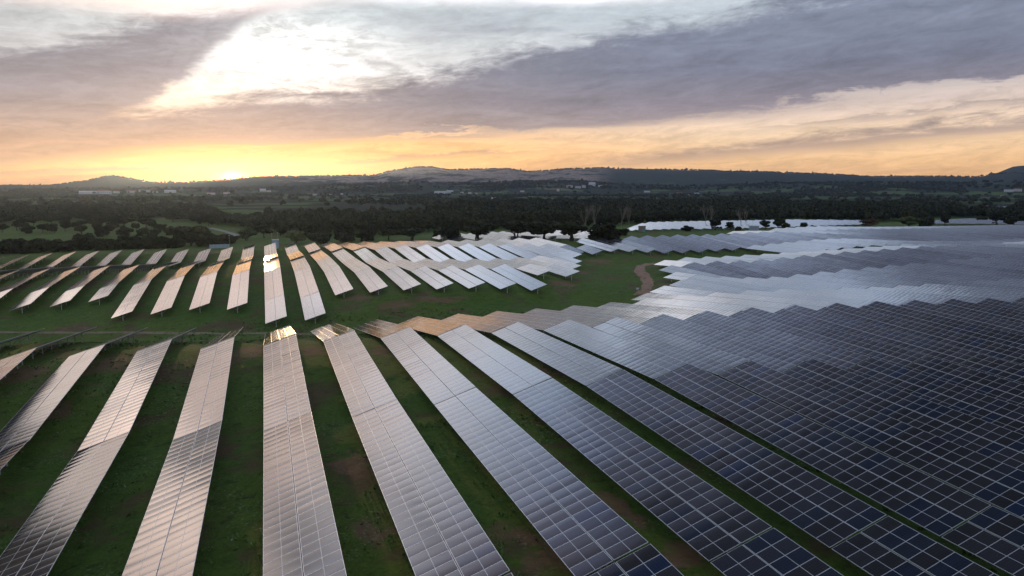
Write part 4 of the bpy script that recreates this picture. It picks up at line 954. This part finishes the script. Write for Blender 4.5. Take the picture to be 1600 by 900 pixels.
# ---------------------------------------------------------------- small buildings and things
M_WHITE=simple('white_render',(.40,.41,.44),.8,0,.08,.5); M_ROOF=simple('clay_roof',(.20,.10,.07),.85,0,.2,.5)
M_TIN=simple('pale_tin',(.34,.39,.44),.6,.1,.1,.5); M_GLASS=simple('dark_window',(.02,.025,.03),.2)
M_BROWN=simple('brown_panel',(.17,.12,.10),.7,0,.15,1); M_TEAL=simple('teal_paint',(.05,.22,.22),.6); M_FENCE=simple('pale_blue_sheet',(.22,.29,.34),.6,0,.1,.7)
def house(x,y,w,h,label,roof=None,name='farmhouse',cat='house',wall=None,depth=None):
    p,dist=at(x,y,700,8500); D=project(p)[2]; W=w/F_PX*D; H=h/F_PX*D; dp=depth or max(6,W*.45)
    t=empty(name,p,(0,0,-R(ae(x,y)[0])+random.Random(int(x)).uniform(-.25,.25))); tag(t,label,cat)
    b=MB(); b.box(-W/2,-dp/2,-4,W/2,dp/2,H*.75); mesh_obj('wall',b.mesh('wall',[wall or M_WHITE]),t)
    b=MB(); o=.4
    b.quad((-W/2-o,-dp/2-o,H*.74),(W/2+o,-dp/2-o,H*.74),(W/2+o,0,H*1.05),(-W/2-o,0,H*1.05)); b.quad((W/2+o,dp/2+o,H*.74),(-W/2-o,dp/2+o,H*.74),(-W/2-o,0,H*1.05),(W/2+o,0,H*1.05))
    b.tri((-W/2-.02,-dp/2,H*.74),(-W/2-.02,dp/2,H*.74),(-W/2-.02,0,H*1.04)); b.tri((W/2+.02,dp/2,H*.74),(W/2+.02,-dp/2,H*.74),(W/2+.02,0,H*1.04))
    mesh_obj('roof',b.mesh('roof',[roof or M_ROOF]),t)
    nw=max(2,min(6,int(W/6))); wm=('win',nw)
    for i in range(nw):
        b=MB(); xx=-W/2+W*(i+.5)/nw; b.box(xx-.7,-dp/2-.06,H*.30,xx+.7,-dp/2-.003,H*.52); mesh_obj('window',b.mesh('window',[M_GLASS]),t)
HS=[(138,303,24,4.5,'long low shed with a pale tin roof under the left hill',M_TIN),(164,303,18,6,'white farmhouse cluster right of the pale tin shed',None),(182,302,9,4,'small white house below the peaked left hill',None),(206,301,12,3.5,'white house left of three others at the foot of the peaked hill',None),(226,300,16,4,'wide white house at the foot of the peaked hill',None),(243,301,8,3,'small white house beside a wide one below the peaked hill',None),(266,301,16,4,'long white house between the peaked hill and the sunset',M_TIN),(330,304,11,3.5,'white house just left under the setting sun',None),(354,303,9,3,'small white house directly under the setting sun',None),(411,299,9,4,'white house on the slope right of the setting sun',M_TIN),(420,300,6,3,'little white house beside another right of the setting sun',None),(492,305,6,2.5,'tiny white barn left of two others over the green fields',None),(517,304,4,2.2,'tiny white barn in the middle over the green fields',None),(534,304,4,2.2,'tiny white barn right of two others over the green fields',None),
(688,303,18,4,'long white factory under the quarry cliffs',M_TIN),(703,302.5,10,5,'taller block of the long white factory under the cliffs',M_TIN),(722,302,5,2.5,'tiny white house right of the long white factory',None),(734,302.5,5,2.5,'tiny white house second right of the factory',None),(744,303.5,4,2.5,'tiny white house third right of the factory',None),(764,316,14,3.5,'white farm building at the wood edge under the quarry',None),(771,313.5,6,5,'tall white farm tower at the wood edge',M_TIN),(781,314.5,10,4,'white farmhouse between the tower and another house',None),(798,315,10,4.5,'white farmhouse at the right end of the farm group',M_TIN),(816,300,6,2.5,'tiny white house alone on the slope below the quarry',None),
(890,293,9,4,'white village house left of the blue factory',None),(903,294,8,3.5,'white village house just left of the blue factory',None),(912,293,6,4,'narrow white village house beside the blue factory',None),(925,291,10,6,'pale blue factory high on the slope below the quarry',M_TIN),(938,292,7,3,'white annex right of the pale blue factory',None),(950,291.5,8,2.5,'white house at the right end of the village',None),(872,299,4,5,'slim white house below the quarry village',None),(1011,300.5,9,2.2,'pale barn at the edge of a green field under the ridge',M_TIN),(1061,304.5,9,3.5,'white farmhouse left of two others below the long ridge',None),(1075,306,6,2.5,'tiny white house in the middle below the long ridge',None),(1088,305,8,3.5,'white farmhouse right of two others below the long ridge',M_TIN),(1155,312.5,9,2.5,'pale barn just above the wood right of the houses',M_TIN),(1576,300,12,3.5,'white house near the right edge above the wood',M_TIN),(1590,299,10,4.5,'white house cut close to the right edge above the wood',None),(1566,308,4,3,'tiny white house lower than the others near the right edge',None)]
for x,y,w,h,l,rf in HS: house(x,y,w,h,l,rf)
def box_thing(name,label,cat,x,yb,w,h,dp,parts):
    p,_=at(x,yb,100,1500); D=project(p)[2]; W=w/F_PX*D; H=h/F_PX*D
    t=empty(name,p,(0,0,-R(ae(x,yb)[0]))); tag(t,label,cat); parts(t,W,H,dp); return t
def kiosk(t,W,H,dp):
    b=MB(); b.box(-W/2,-dp/2,-.5,W/2,dp/2,H*.88); mesh_obj('wall',b.mesh('wall',[M_BROWN]),t)
    b=MB(); b.box(-W/2-.15,-dp/2-.15,H*.88,W/2+.15,dp/2+.15,H); mesh_obj('roof',b.mesh('roof',[M_BROWN]),t)
    b=MB(); b.box(W*.05,-dp/2-.05,0.0,W*.5,-dp/2-.003,H*.5); mesh_obj('door',b.mesh('door',[M_TEAL]),t)
box_thing('transformer_cabin','brown transformer cabin with a teal door before the pale far field','cabin',1003,362.5,11,9.5,3.0,kiosk)
def white_kiosk(t,W,H,dp):
    b=MB(); b.box(-W/2,-dp/2,-.5,W/2,dp/2,H*.92); mesh_obj('wall',b.mesh('wall',[M_FENCE]),t)
    b=MB(); b.box(-W/2-.12,-dp/2-.12,H*.92,W/2+.12,dp/2+.12,H); mesh_obj('roof',b.mesh('roof',[M_TIN]),t)
    b=MB(); b.box(-W*.2,-dp/2-.05,0.0,W*.2,-dp/2-.003,H*.75); mesh_obj('door',b.mesh('door',[M_TIN]),t)
box_thing('inverter_kiosk','white inverter kiosk between two poles behind the golden tables','cabin',431,388,9.5,14,2.2,white_kiosk)
def pole(x,yb,yt,label,r=.05):
    p,_=at(x,yb,100,1500); D=project(p)[2]; H=(yb-yt)/F_PX*D; t=empty('pole',p); tag(t,label,'pole')
    b=MB(); b.cone((0,0,-.5),(0,0,H),r,r*.6,8); mesh_obj('shaft',b.mesh('shaft',[M_POST],smooth=True),t)
    b=MB(); b.box(-.25,-.12,H-.05,.25,.12,H+.18); mesh_obj('camera_head',b.mesh('camera_head',[M_POST]),t)
pole(425.5,388,365,'thin metal pole at the left of the white kiosk')
pole(435,388,364,'thin metal pole at the right of the white kiosk')
pole(359,386,368,'thin metal pole rising beside the light blue fence')
pole(1158.5,359,341,'thin metal pole in front of the pale far field')
pole(1169,359,344,'thin metal pole just left of the pale enclosure')
pole(1485,283,270,'slim mast on the skyline at right',.8) if False else None
def fence_panels(t,W,H,dp):
    n=5
    for i in range(n):
        b=MB(); b.box(-W/2+W*i/n+.05,-.04,.1,-W/2+W*(i+1)/n-.05,.04,H); mesh_obj('sheet_panel',b.mesh('sheet_panel',[M_FENCE]),t)
    for i in range(n+1):
        b=MB(); b.box(-W/2+W*i/n-.045,-.06,-.5,-W/2+W*i/n+.045,.06,H+.1); mesh_obj('post',b.mesh('post',[M_POST]),t)
box_thing('sheet_fence','light blue sheet fence behind the tables left of the sunset','fence',343,388,28,6.2,.1,fence_panels)
def enclosure(t,W,H,dp):
    b=MB(); 
    for i in range(12): b.box(-W/2+W*i/11-.04,-dp/2,-.3,-W/2+W*i/11+.04,-dp/2+.08,H)
    b.box(-W/2,-dp/2+.02,H-.08,W/2,-dp/2+.06,H); b.box(-W/2,-dp/2+.02,.3,W/2,-dp/2+.06,.38); mesh_obj('railing',b.mesh('railing',[M_TIN]),t)
    b=MB(); b.box(-W*.42,-dp/4,-.3,W*.42,dp/2,H*.85); mesh_obj('cabinet',b.mesh('cabinet',[M_FENCE]),t)
box_thing('equipment_enclosure','pale railed equipment enclosure left of the dark upright oak','enclosure',1178,361,17.5,9.5,3.0,enclosure)
def trough(t,W,H,dp):
    b=MB(); b.box(-W/2,-dp/2,0,W/2,dp/2,H*.2); b.box(-W/2,-dp/2,0,-W/2+.08,dp/2,H); b.box(W/2-.08,-dp/2,0,W/2,dp/2,H); b.box(-W/2+.08,-dp/2,0,W/2-.08,-dp/2+.06,H*.95); b.box(-W/2+.08,dp/2-.06,0,W/2-.08,dp/2,H*.95); mesh_obj('basin',b.mesh('basin',[M_WHITE]),t)
box_thing('water_trough','small white trough in the grass beside the dirt track','trough',996,452.5,4.5,2.6,.6,trough)
# ---------------------------------------------------------------- rough grass and weeds, too many to count
def tufts():
    rg=np.random.RandomState(3); n=34000
    az=np.radians(rg.uniform(-20,60,n)); d=np.sqrt(rg.uniform(22**2,260**2,n)); keep_=rg.rand(n)<np.clip(70/d,0.12,1)
    u=d*np.cos(az); v=d*np.sin(az)
    nz=fbm(u/14,v/14,55,3); strip_=((u>128)&(u<160)&(v<90)&(rg.rand(n)<.6)); keep_=keep_&(d<150)
    k=keep_&((nz>.02)|strip_); u,v,d=u[k],v[k],d[k]; n=len(u); z=ground_z(u,v)
    out=[]
    for j in range(4):
        a=rg.uniform(0,2*np.pi,n); h=rg.uniform(.06,.2,n)*(1+((u>134)&(u<150))*.9); w=rg.uniform(.03,.08,n)*(1+d/70); t=rg.uniform(-.25,.25,(n,2)); o=rg.uniform(-.25,.25,(n,2))
        cx,cy=v+o[:,0],u+o[:,1]; dx,dy=np.cos(a)*w,np.sin(a)*w
        V=np.stack([np.stack([cx-dx,cy-dy,z-.05],-1),np.stack([cx+dx,cy+dy,z-.05],-1),np.stack([cx+dx*.3+t[:,0],cy+dy*.3+t[:,1],z+h],-1),np.stack([cx-dx*.3+t[:,0],cy-dy*.3+t[:,1],z+h],-1)],1)
        out.append(V.reshape(-1,3))
    m,g,b=new_mat('weeds'); geo=g.n.new('ShaderNodeNewGeometry'); f=g.noise(geo.outputs['Position'],.5,3,.6); f2=g.noise(geo.outputs['Position'],3.5,2,.5)
    c=g.mix(f,(.035,.080,.012),(.085,.150,.030)); c=g.mix(g.ss(f2,.62,.68),c,(.22,.23,.17)); setc(g,b,'Base Color',c); b.inputs['Roughness'].default_value=.9
    o=mesh_obj('rough_grass',cards_mesh('rough_grass',np.concatenate(out),m)); tag(o,'rough grass and pale weeds between the rows of solar tables','grass',kind='stuff')
tufts()
# ---------------------------------------------------------------- haze: the air between the camera and the hills
def haze():
    me=bpy.data.meshes.new('haze'); b=MB(); b.box(-7500,-7500,-75,7500,7500,250); me=b.mesh('haze',[],merge=True)
    m=bpy.data.materials.new('haze'); m.use_nodes=True; nt=m.node_tree; nt.nodes.clear()
    out=nt.nodes.new('ShaderNodeOutputMaterial'); v=nt.nodes.new('ShaderNodeVolumePrincipled'); nt.links.new(v.outputs[0],out.inputs['Volume'])
    v.inputs['Color'].default_value=(.46,.64,1.0,1); v.inputs['Density'].default_value=HAZE; v.inputs['Anisotropy'].default_value=.72
    me.materials.append(m); o=mesh_obj('haze',me); tag(o,'thin evening haze between the fields and the hills','haze',kind='stuff')
HAZE=3.1e-5
haze()
